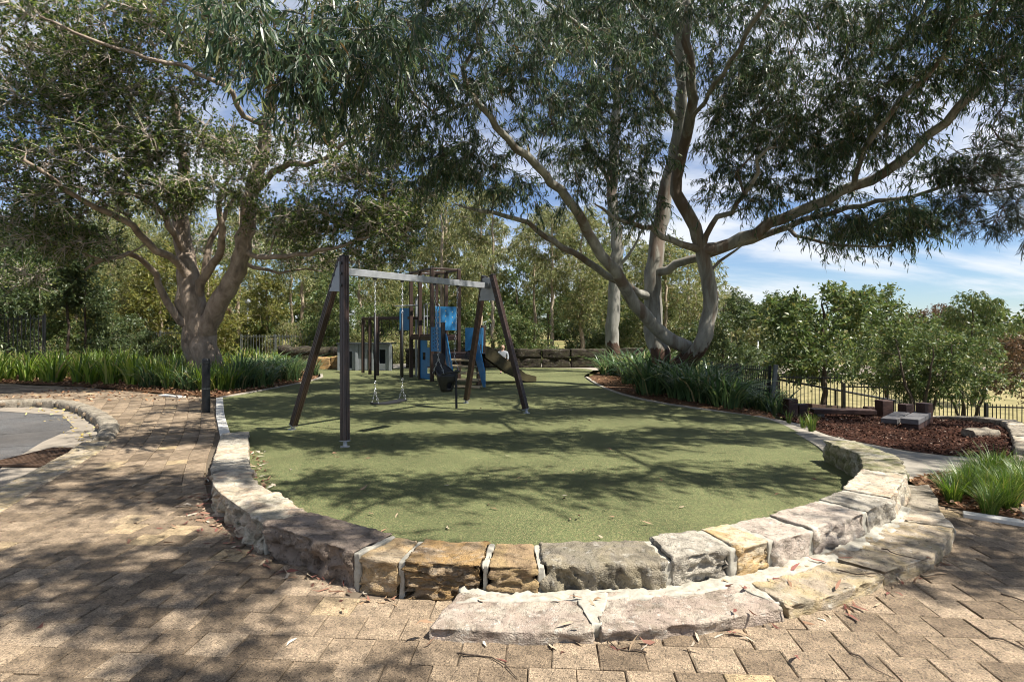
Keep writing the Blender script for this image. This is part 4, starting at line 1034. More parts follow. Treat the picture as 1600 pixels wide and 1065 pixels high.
low_beam((1389, 668), (1410, 656), .24, .16, 'short grey plank bench, the smaller of the pair in the mulch', topmat='plank')
low_beam((1421, 674), (1443, 661), .25, .21, 'larger grey plank bench nearest the stone border', topmat='plank')

# ------------------------------------------------------------------ stone border round the mulch
sb = empty('stone_border', (6.6, 7.4, 0)); tag(sb, 'low sandstone border along the right side of the mulch bed', 'stone border')
BP = spline([(8.0, 12.0), (8.5, 11.1), (8.68, 10.1), (8.2, 9.2), (7.2, 7.95), (6.4, 7.0), (5.6, 6.1), (4.85, 5.2), (4.15, 4.4)], 13)
for i in range(12):
    a, b = BP[i], BP[i+1]; d = (b-a).normalized(); n = Vector((-d.y, d.x, 0)); w = .17 if i > 3 else .13
    za = (T(a.x, a.y) + T(b.x, b.y))/2; za, zb = T(a.x, a.y), T(b.x, b.y); hh = .12 if i < 8 else .05
    pa, pb = a + d*.01, b - d*.01
    rock('border_stone', [tuple(pa - n*w)[:2], tuple(pb - n*w)[:2]], [tuple(pa + n*w)[:2], tuple(pb + n*w)[:2]], (za - .12, zb - .12), (za + hh, zb + hh), SM['kerb'] if i % 3 else SM['cream'], sb, .015, .01, 7, 0, .05, 300 + i, .03)
p = GT(1535, 684); o = rock('loose_stone', [(p.x - .2, p.y - .1), (p.x + .22, p.y - .06)], [(p.x - .2, p.y + .2), (p.x + .22, p.y + .22)], p.z - .05, p.z + .13, SM['kerb'], None, .02, .015, 7, 0, .04, 330, .04)
tag(o, 'single rough stone lying in the mulch by the border', 'stone')
e = empty('concrete_edging', (4.2, 4.25, 0)); tag(e, 'pale edging along the foot of the right tufted bed', 'edging')
strip('', [(3.6, 4.55), (3.95, 4.27), (4.6, 4.12), (5.6, 4.05)], .10, -.05, .03, MAT['edging'], e, 4, .004)

# ------------------------------------------------------------------ far road and lamp posts
tag(drape('far_road', [(25, 58), (60, 52), (62, 66), (27, 74)], MAT['gutter'], .03, 4), kind='structure')
tag(drape('dry_lawn', [(14, 26), (30, 22), (70, 26), (75, 50), (40, 52), (19, 50)], MAT['lawn'], .05, 3), kind='structure')
def lamp(px, ptop, d, label, h=None):
    t = A(px, ptop, d); zb = T(t.x, d) - .1
    e = empty('lamp_post', (t.x, d, zb)); tag(e, label, 'lamp post', None)
    MB().tube([(t.x, d, zb), (t.x, d, t.z)], [.09, .055], 10).build('pole', MAT['steelpole'], e, True)
    MB().tube([(t.x, d, t.z - .05), (t.x, d, t.z + .35), (t.x, d, t.z + .42)], [.13, .17, .05], 12).build('lamp_head', MAT['greypanel'], e, True)
lamp(387, 478, 34, 'pale lamp post seen between the fig and the swing'); lamp(834, 508, 40, 'pale lamp post in the trees right of the swing set')
lamp(1184, 530, 42, 'pale lamp post beyond the leaning picket panel'); lamp(405, 452, 36, 'taller pale pole right of the fig trunk')

# ------------------------------------------------------------------ tree machinery
def resample(P, step):
    P = [Vector(p) for p in P]; n = max(2, int(sum((P[i+1]-P[i]).length for i in range(len(P)-1)) / step) + 1)
    return spline([tuple(p) for p in P], n)

class Tree:
    def __init__(s, seed):
        s.rg = np.random.default_rng(seed); s.pos = []; s.par = []; s.plen = []; s.rmin = []; s.tips = []
    def limb(s, pts, r0, r1, step=.28, wob=.03):
        P = resample(pts, step); n = len(P)
        if s.pos:
            A_ = np.array(s.pos); d = np.linalg.norm(A_ - np.array(P[0]), axis=1); prev = int(np.argmin(d))
            if d[prev] < .35: P = P[1:]
        else: prev = -1
        m = len(P)
        for i, p in enumerate(P):
            t = i / max(1, m-1)
            q = np.array(p) + (s.rg.normal(0, wob, 3) if 0 < i else 0)
            s.pos.append(q); s.par.append(prev); s.rmin.append(r0 + (r1 - r0)*t)
            s.plen.append(0 if prev < 0 else s.plen[prev] + float(np.linalg.norm(q - s.pos[prev])))
            prev = len(s.pos) - 1
        return prev
    def grow(s, pts, k=.25, step=.4, wob=.05, sag=.0, lo=0):
        """join every foliage point to the nearest part of the tree, near ones first"""
        P = np.array(pts, float); n = len(P)
        B = np.array(s.pos[lo:]); pl = np.array(s.plen[lo:])
        best = np.full(n, 1e9); who = np.zeros(n, int)
        for i0 in range(0, n, 200):
            D = np.linalg.norm(P[i0:i0+200, None] - B[None], axis=2) + k*pl[None]
            w = D.argmin(1); best[i0:i0+200] = D[np.arange(len(w)), w]; who[i0:i0+200] = w + lo
        done = np.zeros(n, bool)
        for _ in range(n):
            c = np.where(done, 1e18, best); i = int(c.argmin()); done[i] = True
            a = s.pos[who[i]]; b = P[i]; L = np.linalg.norm(b - a); m = max(1, int(L/step)); prev = int(who[i])
            side = s.rg.normal(0, .10*L, 3); new = []
            for q in range(1, m+1):
                t = q/m; p = a + (b - a)*t + side*math.sin(math.pi*t) + np.array([0, 0, -sag*L*math.sin(math.pi*t)])
                if q < m: p = p + s.rg.normal(0, wob, 3)
                s.pos.append(p); s.par.append(prev); s.rmin.append(0); s.plen.append(s.plen[prev] + L/m); prev = len(s.pos) - 1; new.append(prev)
            s.tips.append(prev)
            for j in new:
                D = np.linalg.norm(P - s.pos[j], axis=1) + k*s.plen[j]; u = D < best; best[u] = D[u]; who[u] = j
    def clear(s, pts, rmin=.07, gap=.42):
        """drop foliage points that would sit on a thick limb"""
        B = np.array([p for p, r in zip(s.pos, s.rmin) if r > rmin]); R = np.array([r for r in s.rmin if r > rmin])
        pts = np.asarray(pts); d = (np.linalg.norm(pts[:, None] - B[None], axis=2) - R[None]).min(1)
        return pts[d > gap]
    def radii(s, tip=.006, ex=.42):
        n = len(s.pos); w = np.zeros(n); 
        ch = [[] for _ in range(n)]
        for i, p in enumerate(s.par):
            if p >= 0: ch[p].append(i)
        for i in range(n-1, -1, -1):
            if not ch[i]: w[i] = 1
            if s.par[i] >= 0: w[s.par[i]] += w[i]
        r = np.maximum(tip*w**ex, np.array(s.rmin))
        for i in range(n):
            if s.par[i] >= 0: r[i] = min(r[i], r[s.par[i]])
        s.r = r; s.ch = ch
    def wood(s, name, mat, big=14):
        V = []; Q = []; Tn = []
        starts = [i for i in range(len(s.pos)) if s.par[i] < 0]
        while starts:
            i = starts.pop(); chain_ = []; 
            if s.par[i] >= 0: chain_.append((s.pos[s.par[i]], min(s.r[i]*1.15, s.r[s.par[i]])))
            while True:
                chain_.append((s.pos[i], s.r[i])); c = s.ch[i]
                if not c: break
                c = sorted(c, key=lambda j: -s.r[j]); starts += c[1:]; i = c[0]
            if len(chain_) < 2: continue
            C = np.array([c[0] for c in chain_]); R = np.array([c[1] for c in chain_])
            R[-1] *= .5; mx = R.max(); n = big if mx > .1 else 8 if mx > .04 else 5 if mx > .014 else 3
            tg = np.gradient(C, axis=0); tg /= np.linalg.norm(tg, axis=1)[:, None] + 1e-9
            u = np.cross(tg[0], [1, 0, 0] if abs(tg[0][0]) < .9 else [0, 1, 0]); u /= np.linalg.norm(u); b = len(V)
            for k in range(len(C)):
                u = u - tg[k]*u.dot(tg[k]); u /= np.linalg.norm(u) + 1e-9; w = np.cross(tg[k], u)
                for q in range(n):
                    a = 2*math.pi*q/n; rr = R[k]
                    if mx > .1: rr *= 1 + .07*mnoise.noise(Vector(C[k]*1.1) + Vector((math.cos(a), math.sin(a), 0)))
                    V.append(C[k] + (u*math.cos(a) + w*math.sin(a))*rr)
            for k in range(len(C)-1):
                for q in range(n): Q.append((b+k*n+q, b+k*n+(q+1) % n, b+(k+1)*n+(q+1) % n, b+(k+1)*n+q))
        return np_mesh(name, np.array(V), Q, None, mat, True)

def unit(a): return a / (np.linalg.norm(a, axis=-1, keepdims=True) + 1e-9)
def foliage(tree, rg, ntw, tl, nlf, style, L, W, mat, twigmat=None, droop=.3, spread=.9, keep=None, up=0.0, tr=1.0):
    """twigs at every tip and leaves along the twigs; returns leaf mesh, twig mesh"""
    tips = tree.tips if keep is None else keep
    S = np.array([tree.pos[i] for i in tips]); D = unit(S - np.array([tree.pos[tree.par[i]] for i in tips]))
    S = np.repeat(S, ntw, 0); D = np.repeat(D, ntw, 0); n = len(S)
    d = unit(D*.55 + rg.normal(0, 1, (n, 3))*spread*.75 + np.array([0, 0, up])); ln = tl*rg.uniform(.55, 1.35, n)
    def at(t): return S + d*(ln*t)[:, None] + np.array([0, 0, -1.0])*(droop*ln*t*t)[:, None]
    # twigs: three-sided prisms
    TV = []; TQ = []; a = unit(np.cross(d, np.array([.3, .2, .9]))); b = np.cross(d, a); ts = [0, .5, 1.0]; rad = [.006*tr, .004*tr, .0015*tr]
    for t, r in zip(ts, rad):
        c = at(t)
        for q in range(3):
            an = 2*math.pi*q/3; TV.append(c + (a*math.cos(an) + b*math.sin(an))*r)
    TV = np.stack(TV, 1).reshape(-1, 3); base = np.arange(n)[:, None]*9
    for k in range(2):
        for q in range(3): TQ.append(np.concatenate([base + k*3+q, base + k*3+(q+1) % 3, base + (k+1)*3+(q+1) % 3, base + (k+1)*3+q], 1))
    tw = (TV, np.concatenate(TQ))
    # leaves
    t = np.sort(rg.uniform(.15, 1.02, (n, nlf)), 1) if style != 'fig' else rg.choice([.35, .6, .85, 1.0], (n, nlf), p=[.1, .2, .3, .4]) + rg.normal(0, .03, (n, nlf))
    if style == 'needle': t = rg.uniform(.45, 1.0, (n, nlf))
    P = (S[:, None] + d[:, None]*(ln[:, None]*t)[..., None] + np.array([0, 0, -1.0])*(droop*ln[:, None]*t*t)[..., None]).reshape(-1, 3)
    dd = np.repeat(d, nlf, 0); N = len(P)
    if style == 'gum': dirn = unit(rg.normal(0, .42, (N, 3)) + dd*.35 + np.array([0, 0, -.95])); nor = unit(np.cross(dirn, rg.normal(0, 1, (N, 3))))
    elif style == 'fig': dirn = unit(rg.normal(0, .75, (N, 3)) + dd*.6 + np.array([0, 0, .12])); nor = unit(rg.normal(0, .55, (N, 3)) + np.array([0, 0, 1.0]))
    elif style == 'needle': dirn = unit(rg.normal(0, .45, (N, 3)) + dd*.9 + np.array([0, 0, -.15])); nor = unit(rg.normal(0, 1, (N, 3)))
    else: dirn = unit(rg.normal(0, .7, (N, 3)) + dd*.5 + np.array([0, 0, -.25])); nor = unit(rg.normal(0, .8, (N, 3)) + np.array([0, 0, .6]))
    return leaf_mesh(P, dirn, nor, L*rg.uniform(.6, 1.25, N), W*rg.uniform(.7, 1.2, N), 'gum' if style == 'gum' else 'oval', rg), tw
def leaf_mesh(P, dirn, nor, L, W, shape, rg):
    side = unit(np.cross(dirn, nor)); nor = np.cross(side, dirn); N = len(P); L = L[:, None]; W = W[:, None]
    c = rg.normal(0, .14, (N, 1)) * L
    if shape == 'gum':
        pts = [P, P + dirn*L*.33 + side*(W*.5) + side*c*.7, P + dirn*L*.33 - side*(W*.5) + side*c*.7, P + dirn*L*.7 + side*(W*.36) + side*c*.6 + nor*c*.4, P + dirn*L*.7 - side*(W*.36) + side*c*.6 + nor*c*.4, P + dirn*L - nor*0 - side*c*.6]
        V = np.stack(pts, 1).reshape(-1, 3); b = np.arange(N)[:, None]*6
        return V, np.concatenate([b+1, b+2, b+4, b+3], 1), np.concatenate([np.concatenate([b, b+2, b+1], 1), np.concatenate([b+3, b+4, b+5], 1)])
    pts = [P, P + dirn*L*.5 + side*W*.5 + nor*W*.12, P + dirn*L + nor*c*.5, P + dirn*L*.5 - side*W*.5 + nor*W*.12]
    V = np.stack(pts, 1).reshape(-1, 3); b = np.arange(N)[:, None]*4
    return V, np.concatenate([b, b+1, b+2, b+3], 1), np.zeros((0, 3), int)
def merge(parts):
    Vs, Qs, Ts = [], [], []; o = 0
    for V, Q, T_ in parts:
        Vs.append(V); Qs.append(np.asarray(Q) + o); Ts.append(np.asarray(T_).reshape(-1, 3) + o); o += len(V)
    return np.concatenate(Vs), np.concatenate(Qs), np.concatenate(Ts)
def blob_points(rg, blobs):
    """blobs: (centre, (rx, ry, rz), count): points spread through the ellipsoid, more towards its skin"""
    out = []
    for c, r, n in blobs:
        q = unit(rg.normal(0, 1, (n, 3))) * (rg.uniform(0.12, 1, (n, 1))**.45); out.append(np.array(c) + q*np.array(r))
    return np.concatenate(out)
def finish_tree(name, label, base, tree, leafparts, twigs, wood_mat, leaf_mat, group=None, cat='tree', trunk_name='trunk', twig_mat=None):
    e = empty(name, tuple(base)); tag(e, label, cat, group)
    tree.radii(.0048, .42); link(trunk_name, tree.wood(trunk_name, wood_mat), e)
    TV = np.concatenate([t[0] for t in twigs]); o = 0; TQ = []
    for t in twigs: TQ.append(t[1] + o); o += len(t[0])
    link('twigs', np_mesh('twigs', TV, np.concatenate(TQ), None, twig_mat or wood_mat), e)
    V, Q, T_ = merge(leafparts); link('crown', np_mesh('crown', V, Q, T_, leaf_mat), e)
    return e

# ------------------------------------------------------------------ the big gum on the right
rg = np.random.default_rng(5)
gum = Tree(5)
def D3(lst): return [A(px, py, d) for px, py, d in lst]
B0 = Vector((4.0, 14.1, -.15))
gum.limb([B0, A(1032, 560, 14.0), A(1022, 500, 14.2), A(1020, 440, 14.3), A(1028, 385, 14.4), A(1036, 330, 14.4), A(1046, 275, 14.3), A(1062, 200, 14.0), A(1066, 110, 13.6), A(1058, 10, 13.2), A(1050, -120, 12.8)], .26, .09)
gum.limb([A(1050, 580, 14.0), A(1072, 548, 13.6), A(1024, 512, 13.3), A(985, 468, 13.0), A(955, 418, 12.6), A(920, 365, 12.2), A(895, 318, 11.8), A(865, 285, 11.4), A(825, 250, 10.8), A(770, 190, 10.2), A(720, 110, 9.6)], .175, .045)
gum.limb([A(1050, 585, 13.9), A(1082, 556, 13.3), A(1100, 528, 13.1), A(1108, 490, 13.1), A(1104, 440, 13.1), A(1096, 390, 13.0), A(1080, 340, 12.9), A(1057, 302, 12.9), A(1060, 262, 12.8), A(1076, 205, 12.5), A(1080, 140, 12.1), A(1076, 50, 11.6), A(1066, -60, 11.2)], .195, .07)
gum.limb([A(1010, 465, 14.2), A(960, 436, 13.6), A(905, 402, 13.0), A(860, 372, 12.5), A(815, 346, 12.0), A(770, 332, 11.6), A(712, 320, 11.2)], .10, .03)
gum.limb([A(1100, 395, 13.0), A(1140, 380, 12.8), A(1190, 356, 12.4), A(1245, 332, 12.0), A(1320, 300, 11.4), A(1385, 266, 10.8), A(1440, 228, 10.3), A(1500, 168, 9.7), A(1560, 105, 9.2), A(1640, 40, 8.8)], .14, .05)
gum.limb([A(1030, 432, 14.2), A(1065, 410, 13.8), A(1120, 394, 13.4), A(1190, 368, 12.9), A(1260, 346, 12.4), A(1330, 326, 11.8), A(1400, 312, 11.2), A(1480, 290, 10.6)], .11, .03)
gum.limb([A(1225, 362, 12.5), A(1270, 377, 12.0), A(1325, 386, 11.5), A(1375, 381, 11.2), A(1412, 366, 10.9)], .04, .015)
gum.limb([A(1096, 392, 13.0), A(1056, 376, 12.7), A(1010, 356, 12.3), A(962, 340, 11.9), A(925, 318, 11.5)], .085, .025)
gum.limb([A(1112, 430, 13.1), A(1130, 402, 12.9), A(1170, 380, 12.5)], .035, .02)
gum.limb([A(1098, 385, 13.0), A(1112, 350, 12.6), A(1150, 325, 12.0), A(1172, 290, 11.5), A(1200, 230, 10.8)], .07, .03)
gum.limb([A(1330, 296, 11.3), A(1350, 240, 10.6), A(1400, 170, 9.9), A(1470, 90, 9.2), A(1490, 30, 8.8)], .055, .03)
gum.limb([A(1078, 190, 12.4), A(1130, 110, 11.0), A(1200, 0, 9.4), A(1290, -140, 8.0)], .045, .02)
gum.limb([A(1066, 110, 13.6), A(1010, 30, 12.0), A(940, -70, 10.4), A(900, -200, 9.0)], .045, .02)
gum.limb([A(1062, 190, 14.0), A(1000, 130, 12.8), A(930, 60, 11.6), A(840, -10, 10.2)], .08, .03)
def gb(px, py, d, rx, rz, n, ry=None): return (tuple(A(px, py, d)), (rx, ry or rx*.9, rz), n)
gblobs = [
 gb(660, 200, 10.2, 1.0, .75, 26), gb(590, 130, 9.6, 1.1, .8, 30), gb(700, 90, 9.6, 1.1, .9, 30), gb(640, 30, 9.2, 1.2, .7, 30), gb(760, 255, 10.8, .9, .55, 24), gb(790, 150, 10.3, 1.0, .75, 28),
 gb(830, 40, 10.0, 1.3, .9, 34), gb(880, 210, 11.4, .9, .6, 24), gb(700, 265, 10.8, .7, .4, 14), gb(820, 300, 11.6, .6, .3, 10), gb(930, 110, 11.2, 1.2, .8, 30), gb(960, 250, 11.9, .9, .6, 24), gb(900, 300, 11.8, .6, .35, 12), gb(990, 320, 12.2, .55, .45, 14),
 gb(1000, 170, 12.2, 1.0, .8, 26), gb(1000, 40, 11.5, 1.3, .9, 30), gb(1130, 60, 11.6, 1.3, .9, 34), gb(1140, 190, 12.0, 1.1, .8, 32), gb(1150, 290, 12.2, .9, .5, 22), gb(1220, 240, 11.6, 1.1, .7, 34), gb(1250, 120, 11.0, 1.2, .9, 38), gb(1260, 20, 10.0, 1.3, .8, 34),
 gb(1310, 220, 11.2, 1.0, .7, 32), gb(1360, 100, 10.2, 1.1, .8, 34), gb(1390, 10, 9.3, 1.1, .7, 28), gb(1280, 300, 11.8, .8, .35, 18), gb(1380, 200, 10.6, .8, .55, 22), gb(1450, 150, 10.0, .9, .6, 24), gb(1500, 60, 9.2, 1.0, .7, 28), gb(1570, 30, 8.8, .9, .7, 24), gb(1560, 130, 9.2, .7, .45, 16), gb(1460, 260, 10.4, .8, .35, 18),
 gb(1290, 355, 11.9, .9, .22, 26, .7), gb(1370, 345, 11.3, .9, .25, 28, .7), gb(1430, 330, 10.9, .7, .25, 18), gb(1210, 330, 12.3, .6, .3, 10), gb(1060, 330, 12.9, .4, .3, 5), gb(1180, 140, 11.6, .9, .6, 20), gb(1060, 120, 12.6, .9, .8, 20),
]
gnear = [gb(400, 40, 6.2, .5, .25, 12), gb(450, 90, 6.3, .5, .3, 14), gb(510, 120, 6.6, .55, .3, 16), gb(560, 40, 6.8, .7, .4, 16), gb(480, 0, 7.0, .9, .45, 12), gb(610, 60, 7.6, .6, .4, 10)]
# crown above and in front of the frame: it shades the play surface and the paving
def wb(x, y, z, rx, ry, rz, n): return ((x, y, z), (rx, ry, rz), n)
gtop = [wb(5.5, 10.8, 9.4, 2.2, 1.8, 1.0, 40), wb(2.5, 11.8, 10.0, 2.2, 1.8, 1.0, 34), wb(-.5, 10.5, 8.8, 1.6, 1.6, .8, 20), wb(8.6, 10.5, 8.0, 1.6, 1.6, .8, 20)]
for x_, y_, z_, r_, n_ in ((4.4, 7.6, 8.0, .95, 26), (6.3, 8.1, 8.0, .9, 24), (2.5, 7.6, 8.0, .9, 24), (.6, 8.0, 8.0, .85, 20), (8.2, 7.4, 7.6, .85, 20), (7.1, 6.0, 7.4, .85, 24), (5.1, 5.6, 7.6, .95, 28), (3.0, 5.5, 7.6, .9, 26), (.9, 5.8, 7.6, .8, 20),
    (6.2, 4.0, 7.0, .7, 18), (4.2, 3.6, 7.0, .75, 20), (2.2, 3.5, 7.0, .75, 20), (.4, 3.4, 7.0, .8, 22), (8.9, 5.2, 7.2, .7, 16), (-1.2, 4.0, 7.2, .7, 16), (1.3, 1.6, 6.8, .8, 22), (-.5, 1.4, 6.8, .8, 20), (2.4, 2.0, 6.9, .6, 14), (1.5, .2, 6.6, .6, 14), (-2.2, 1.6, 7.0, .7, 14), (2.7, .5, 6.7, .5, 12)):
    gtop.append(wb(x_, y_, z_, r_*1.65, r_*.62, r_*.35, int(n_*(1.9 if y_ > 5 else 1.25))))
gtop += [wb(2.6, 13.4, 9.6, 1.6, 1.2, .6, 30), wb(4.4, 12.8, 9.2, 1.5, 1.1, .6, 28), wb(.8, 13.2, 9.2, 1.5, 1.1, .6, 26), wb(3.4, 15.4, 9.8, 1.6, 1.2, .6, 26)]
gblobs = [(c, (r[0]*1.12, r[1]*1.12, r[2]*1.1), n) for c, r, n in gblobs]
pts = np.concatenate([blob_points(rg, gblobs)])
gum.grow(gum.clear(pts, .06, .34), .22, .34, .04, .0, 12); tips_view = list(gum.tips)
gum.grow(blob_points(rg, gnear), .2, .34, .04, .0, 12); tips_near = gum.tips[len(tips_view):]
gum.grow(blob_points(rg, gtop), .15, .5, .06, .0, 12); tips_top = gum.tips[len(tips_view) + len(tips_near):]
lf3, tw3 = foliage(gum, rg, 5, .40, 11, 'gum', .21, .026, None, droop=.55, spread=.85, keep=tips_near)
lf1, tw1 = foliage(gum, rg, 9, .44, 15, 'gum', .15, .020, None, droop=.4, spread=.95, keep=tips_view)
lf2, tw2 = foliage(gum, rg, 8, .5, 12, 'gum', .20, .030, None, droop=.5, spread=1.0, keep=tips_top)
finish_tree('gum_tree', 'large spreading smooth-barked gum with several stems over the playground', B0, gum, [lf1, lf2, lf3], [tw1, tw2, tw3], MAT['gumbark'], MAT['gumleaf'])

# ------------------------------------------------------------------ the fig on the left
rg = np.random.default_rng(9); fig = Tree(9); F0 = Vector((-8.0, 14.9, -.15))
fig.limb([F0, A(326, 575, 14.9), A(318, 535, 14.9), A(308, 495, 14.9), A(300, 455, 14.9), A(294, 415, 15.0), A(286, 380, 15.1), A(284, 330, 15.1), A(287, 280, 15.0), A(280, 220, 14.8), A(270, 140, 14.4)], .38, .07)
fig.limb([A(318, 520, 14.9), A(338, 480, 14.7), A(360, 440, 14.5), A(372, 410, 14.4), A(382, 360, 14.3), A(396, 300, 14.2), A(410, 240, 14.1), A(416, 185, 13.9), A(424, 140, 13.7), A(410, 60, 13.4)], .25, .10)
fig.limb([A(298, 590, 15.8), A(297, 540, 15.8), A(290, 495, 15.9), A(284, 440, 16.0), A(280, 385, 16.0), A(270, 330, 15.8)], .20, .07)
fig.limb([A(292, 515, 15.8), A(262, 475, 15.6), A(246, 440, 15.3), A(232, 412, 15.0), A(205, 396, 14.6), A(170, 404, 14.2), A(130, 420, 13.8)], .11, .04)
fig.limb([A(300, 440, 14.9), A(272, 405, 14.4), A(240, 385, 13.9), A(205, 356, 13.3), A(168, 335, 12.8), A(110, 300, 12.0), A(40, 250, 11.2)], .105, .035)
fig.limb([A(292, 400, 15.0), A(255, 335, 14.4), A(225, 312, 14.0), A(180, 280, 13.2)], .10, .04)
fig.limb([A(306, 470, 14.9), A(322, 430, 14.6), A(338, 398, 14.3), A(348, 368, 14.0), A(340, 330, 13.7), A(350, 290, 13.3)], .12, .05)
fig.limb([A(318, 450, 15.1), A(325, 390, 15.3), A(345, 350, 15.4), A(370, 300, 15.3)], .10, .04)
fig.limb([A(378, 395, 14.4), A(430, 402, 14.0), A(500, 392, 13.5), A(570, 372, 13.0), A(620, 350, 12.6)], .07, .02)
fig.limb([A(376, 412, 14.4), A(430, 425, 14.8), A(500, 420, 15.2)], .05, .02)
fig.limb([A(398, 300, 14.2), A(440, 262, 13.6), A(500, 250, 12.9), A(560, 210, 12.2)], .09, .03)
fig.limb([A(414, 200, 13.9), A(370, 170, 13.2), A(362, 140, 12.8), A(300, 110, 12.2), A(200, 80, 11.4), A(60, 30, 10.5)], .065, .022)
fig.limb([A(424, 145, 13.7), A(470, 120, 13.0), A(540, 60, 12.4)], .07, .03)
fb = [gb(60, 60, 11.5, 1.5, .8, 60), gb(170, 40, 12.0, 1.5, .8, 60), gb(290, 30, 12.6, 1.5, .8, 54), gb(40, 160, 12.0, 1.2, .8, 54), gb(140, 150, 12.4, 1.2, .7, 50), gb(240, 130, 13.0, 1.1, .6, 36), gb(380, 90, 13.6, 1.3, .7, 40),
 gb(60, 260, 12.0, 1.3, .7, 60), gb(170, 230, 12.4, 1.4, .7, 66), gb(280, 220, 13.2, 1.2, .7, 50), gb(380, 230, 14.4, 1.1, .7, 30), gb(130, 320, 12.6, 1.3, .6, 60), gb(230, 300, 13.0, 1.2, .5, 50), gb(330, 300, 13.2, 1.1, .45, 46), gb(50, 360, 12.8, 1.2, .7, 50), gb(150, 390, 13.6, 1.2, .5, 36),
 gb(430, 270, 13.4, 1.1, .7, 44), gb(500, 210, 13.0, 1.2, .7, 46), gb(560, 280, 13.0, 1.1, .7, 48), gb(520, 340, 13.4, 1.3, .6, 60), gb(600, 350, 12.9, 1.0, .6, 50), gb(440, 350, 14.0, 1.0, .6, 46), gb(610, 230, 13.0, .8, .5, 24), gb(640, 300, 13.0, .7, .5, 22), gb(430, 160, 13.8, .9, .5, 24),
 gb(20, 430, 14.5, 1.0, .5, 26), gb(100, 100, 14.5, 1.6, 1.0, 40), gb(330, 380, 16.5, 1.4, .6, 30), gb(480, 400, 15.0, 1.2, .4, 36), gb(200, 190, 15.5, 1.8, 1.0, 40), gb(350, 30, 14.5, 1.3, .8, 26), gb(500, 100, 13.4, 1.0, .6, 26), gb(580, 400, 14.0, .9, .35, 22)]
ftop = [wb(-9.5, 17.5, 9.5, 2.4, 1.8, .8, 20)]
fb = [(c, (r[0]*1.08, r[1]*1.08, r[2]*.68), int(n*1.3)) for c, r, n in fb]
fig.grow(fig.clear(blob_points(rg, fb), .05, .42), .18, .30, .05, .0, 10); tv = list(fig.tips); fig.grow(blob_points(rg, ftop), .15, .5, .06, .0, 10); tt = fig.tips[len(tv):]
lf1, tw1 = foliage(fig, rg, 9, .36, 13, 'fig', .076, .032, None, droop=.1, spread=.95, keep=tv, up=.15, tr=1.7)
lf2, tw2 = foliage(fig, rg, 6, .45, 9, 'fig', .15, .07, None, droop=.1, spread=1.0, keep=tt, up=.15)
finish_tree('fig_tree', 'broad fig tree with pale forked trunk in the left garden bed', F0, fig, [lf1, lf2], [tw1, tw2], MAT['figbark'], MAT['figleaf'], twig_mat=MAT['figtwig'])

# ------------------------------------------------------------------ needle-leaved tree reaching in from the right edge
rg = np.random.default_rng(21); cas = Tree(21); C0 = Vector((12.2, 8.2, T(12.2, 8.2) - .15))
cas.limb([C0, (12.1, 8.2, 1.5), (11.9, 8.2, 3.5), (11.8, 8.1, 6.0), (11.9, 8.2, 8.0)], .22, .08)
cas.limb([(11.9, 8.2, 3.4), A(1680, 300, 9.6), A(1600, 290, 9.8), A(1540, 300, 9.9)], .06, .02); cas.limb([(11.9, 8.2, 4.2), A(1640, 230, 9.4), A(1560, 220, 9.6)], .06, .02)
cb_ = [gb(1590, 230, 9.6, .8, .5, 18), gb(1560, 300, 9.8, .75, .4, 18), gb(1525, 335, 9.9, .45, .25, 9), gb(1600, 330, 9.7, .6, .3, 12), gb(1600, 150, 9.4, .6, .5, 10), gb(1520, 270, 9.8, .4, .3, 10), wb(11.5, 8, 6.5, 1.8, 1.8, 1.5, 40), wb(9.2, 5.6, 5.6, 1.2, 1.4, .7, 24), wb(5.5, 2.5, 4.4, .75, .6, .3, 34), wb(6.2, 2.7, 4.6, .7, .7, .3, 26), wb(7.6, 3.8, 5.2, 1.1, 1.1, .5, 20)]
cas.limb([(11.9, 8.2, 4.4), (9.5, 5.6, 5.2), (7.4, 3.4, 4.9), (5.9, 1.6, 4.5)], .07, .02)
cas.grow(blob_points(rg, cb_), .15, .35, .05, .0, 8)
lf, tw_ = foliage(cas, rg, 6, .30, 24, 'needle', .17, .010, None, droop=.25, spread=.8)
finish_tree('pine_tree', 'dark needle-leaved tree reaching in from the right edge', C0, cas, [lf], [tw_], MAT['rough'], MAT['needle'])

# ------------------------------------------------------------------ second smooth gum behind, pale trunk
rg = np.random.default_rng(31); g2 = Tree(31); b2 = Vector(((958-800)/889*19, 19.0, -.15))
g2.limb([b2, A(958, 500, 19), A(962, 430, 19), A(964, 380, 19), A(956, 300, 19), A(960, 230, 19), A(966, 120, 19), A(972, 0, 18.8), A(980, -120, 18.5)], .235, .10)
g2.limb([A(962, 420, 19), A(985, 395, 18.8), A(1000, 360, 18.6)], .06, .03); g2.limb([A(958, 300, 19), A(920, 220, 18.6), A(890, 170, 18.2)], .08, .03)
g2.grow(blob_points(rg, [gb(900, 160, 18.5, 1.6, 1.0, 40), gb(1000, 130, 18.8, 1.6, 1.1, 40), gb(960, 20, 18.6, 2.2, 1.2, 50), gb(1040, 60, 18.6, 1.8, 1.2, 36), gb(870, 60, 18.4, 1.6, 1.1, 36), gb(1000, 330, 18.6, .9, .6, 14), gb(900, 250, 18.4, 1.2, .6, 20), gb(980, -120, 18.5, 2.4, 1.4, 40)]), .2, .5, .05, 0, 8)
lf, tw_ = foliage(g2, rg, 7, .5, 11, 'gum', .19, .028, None, droop=.5)
finish_tree('gum_tree', 'gum with a single straight white trunk behind the spreading gum', b2, g2, [lf], [tw_], MAT['gumbark'], MAT['gumleaf'])

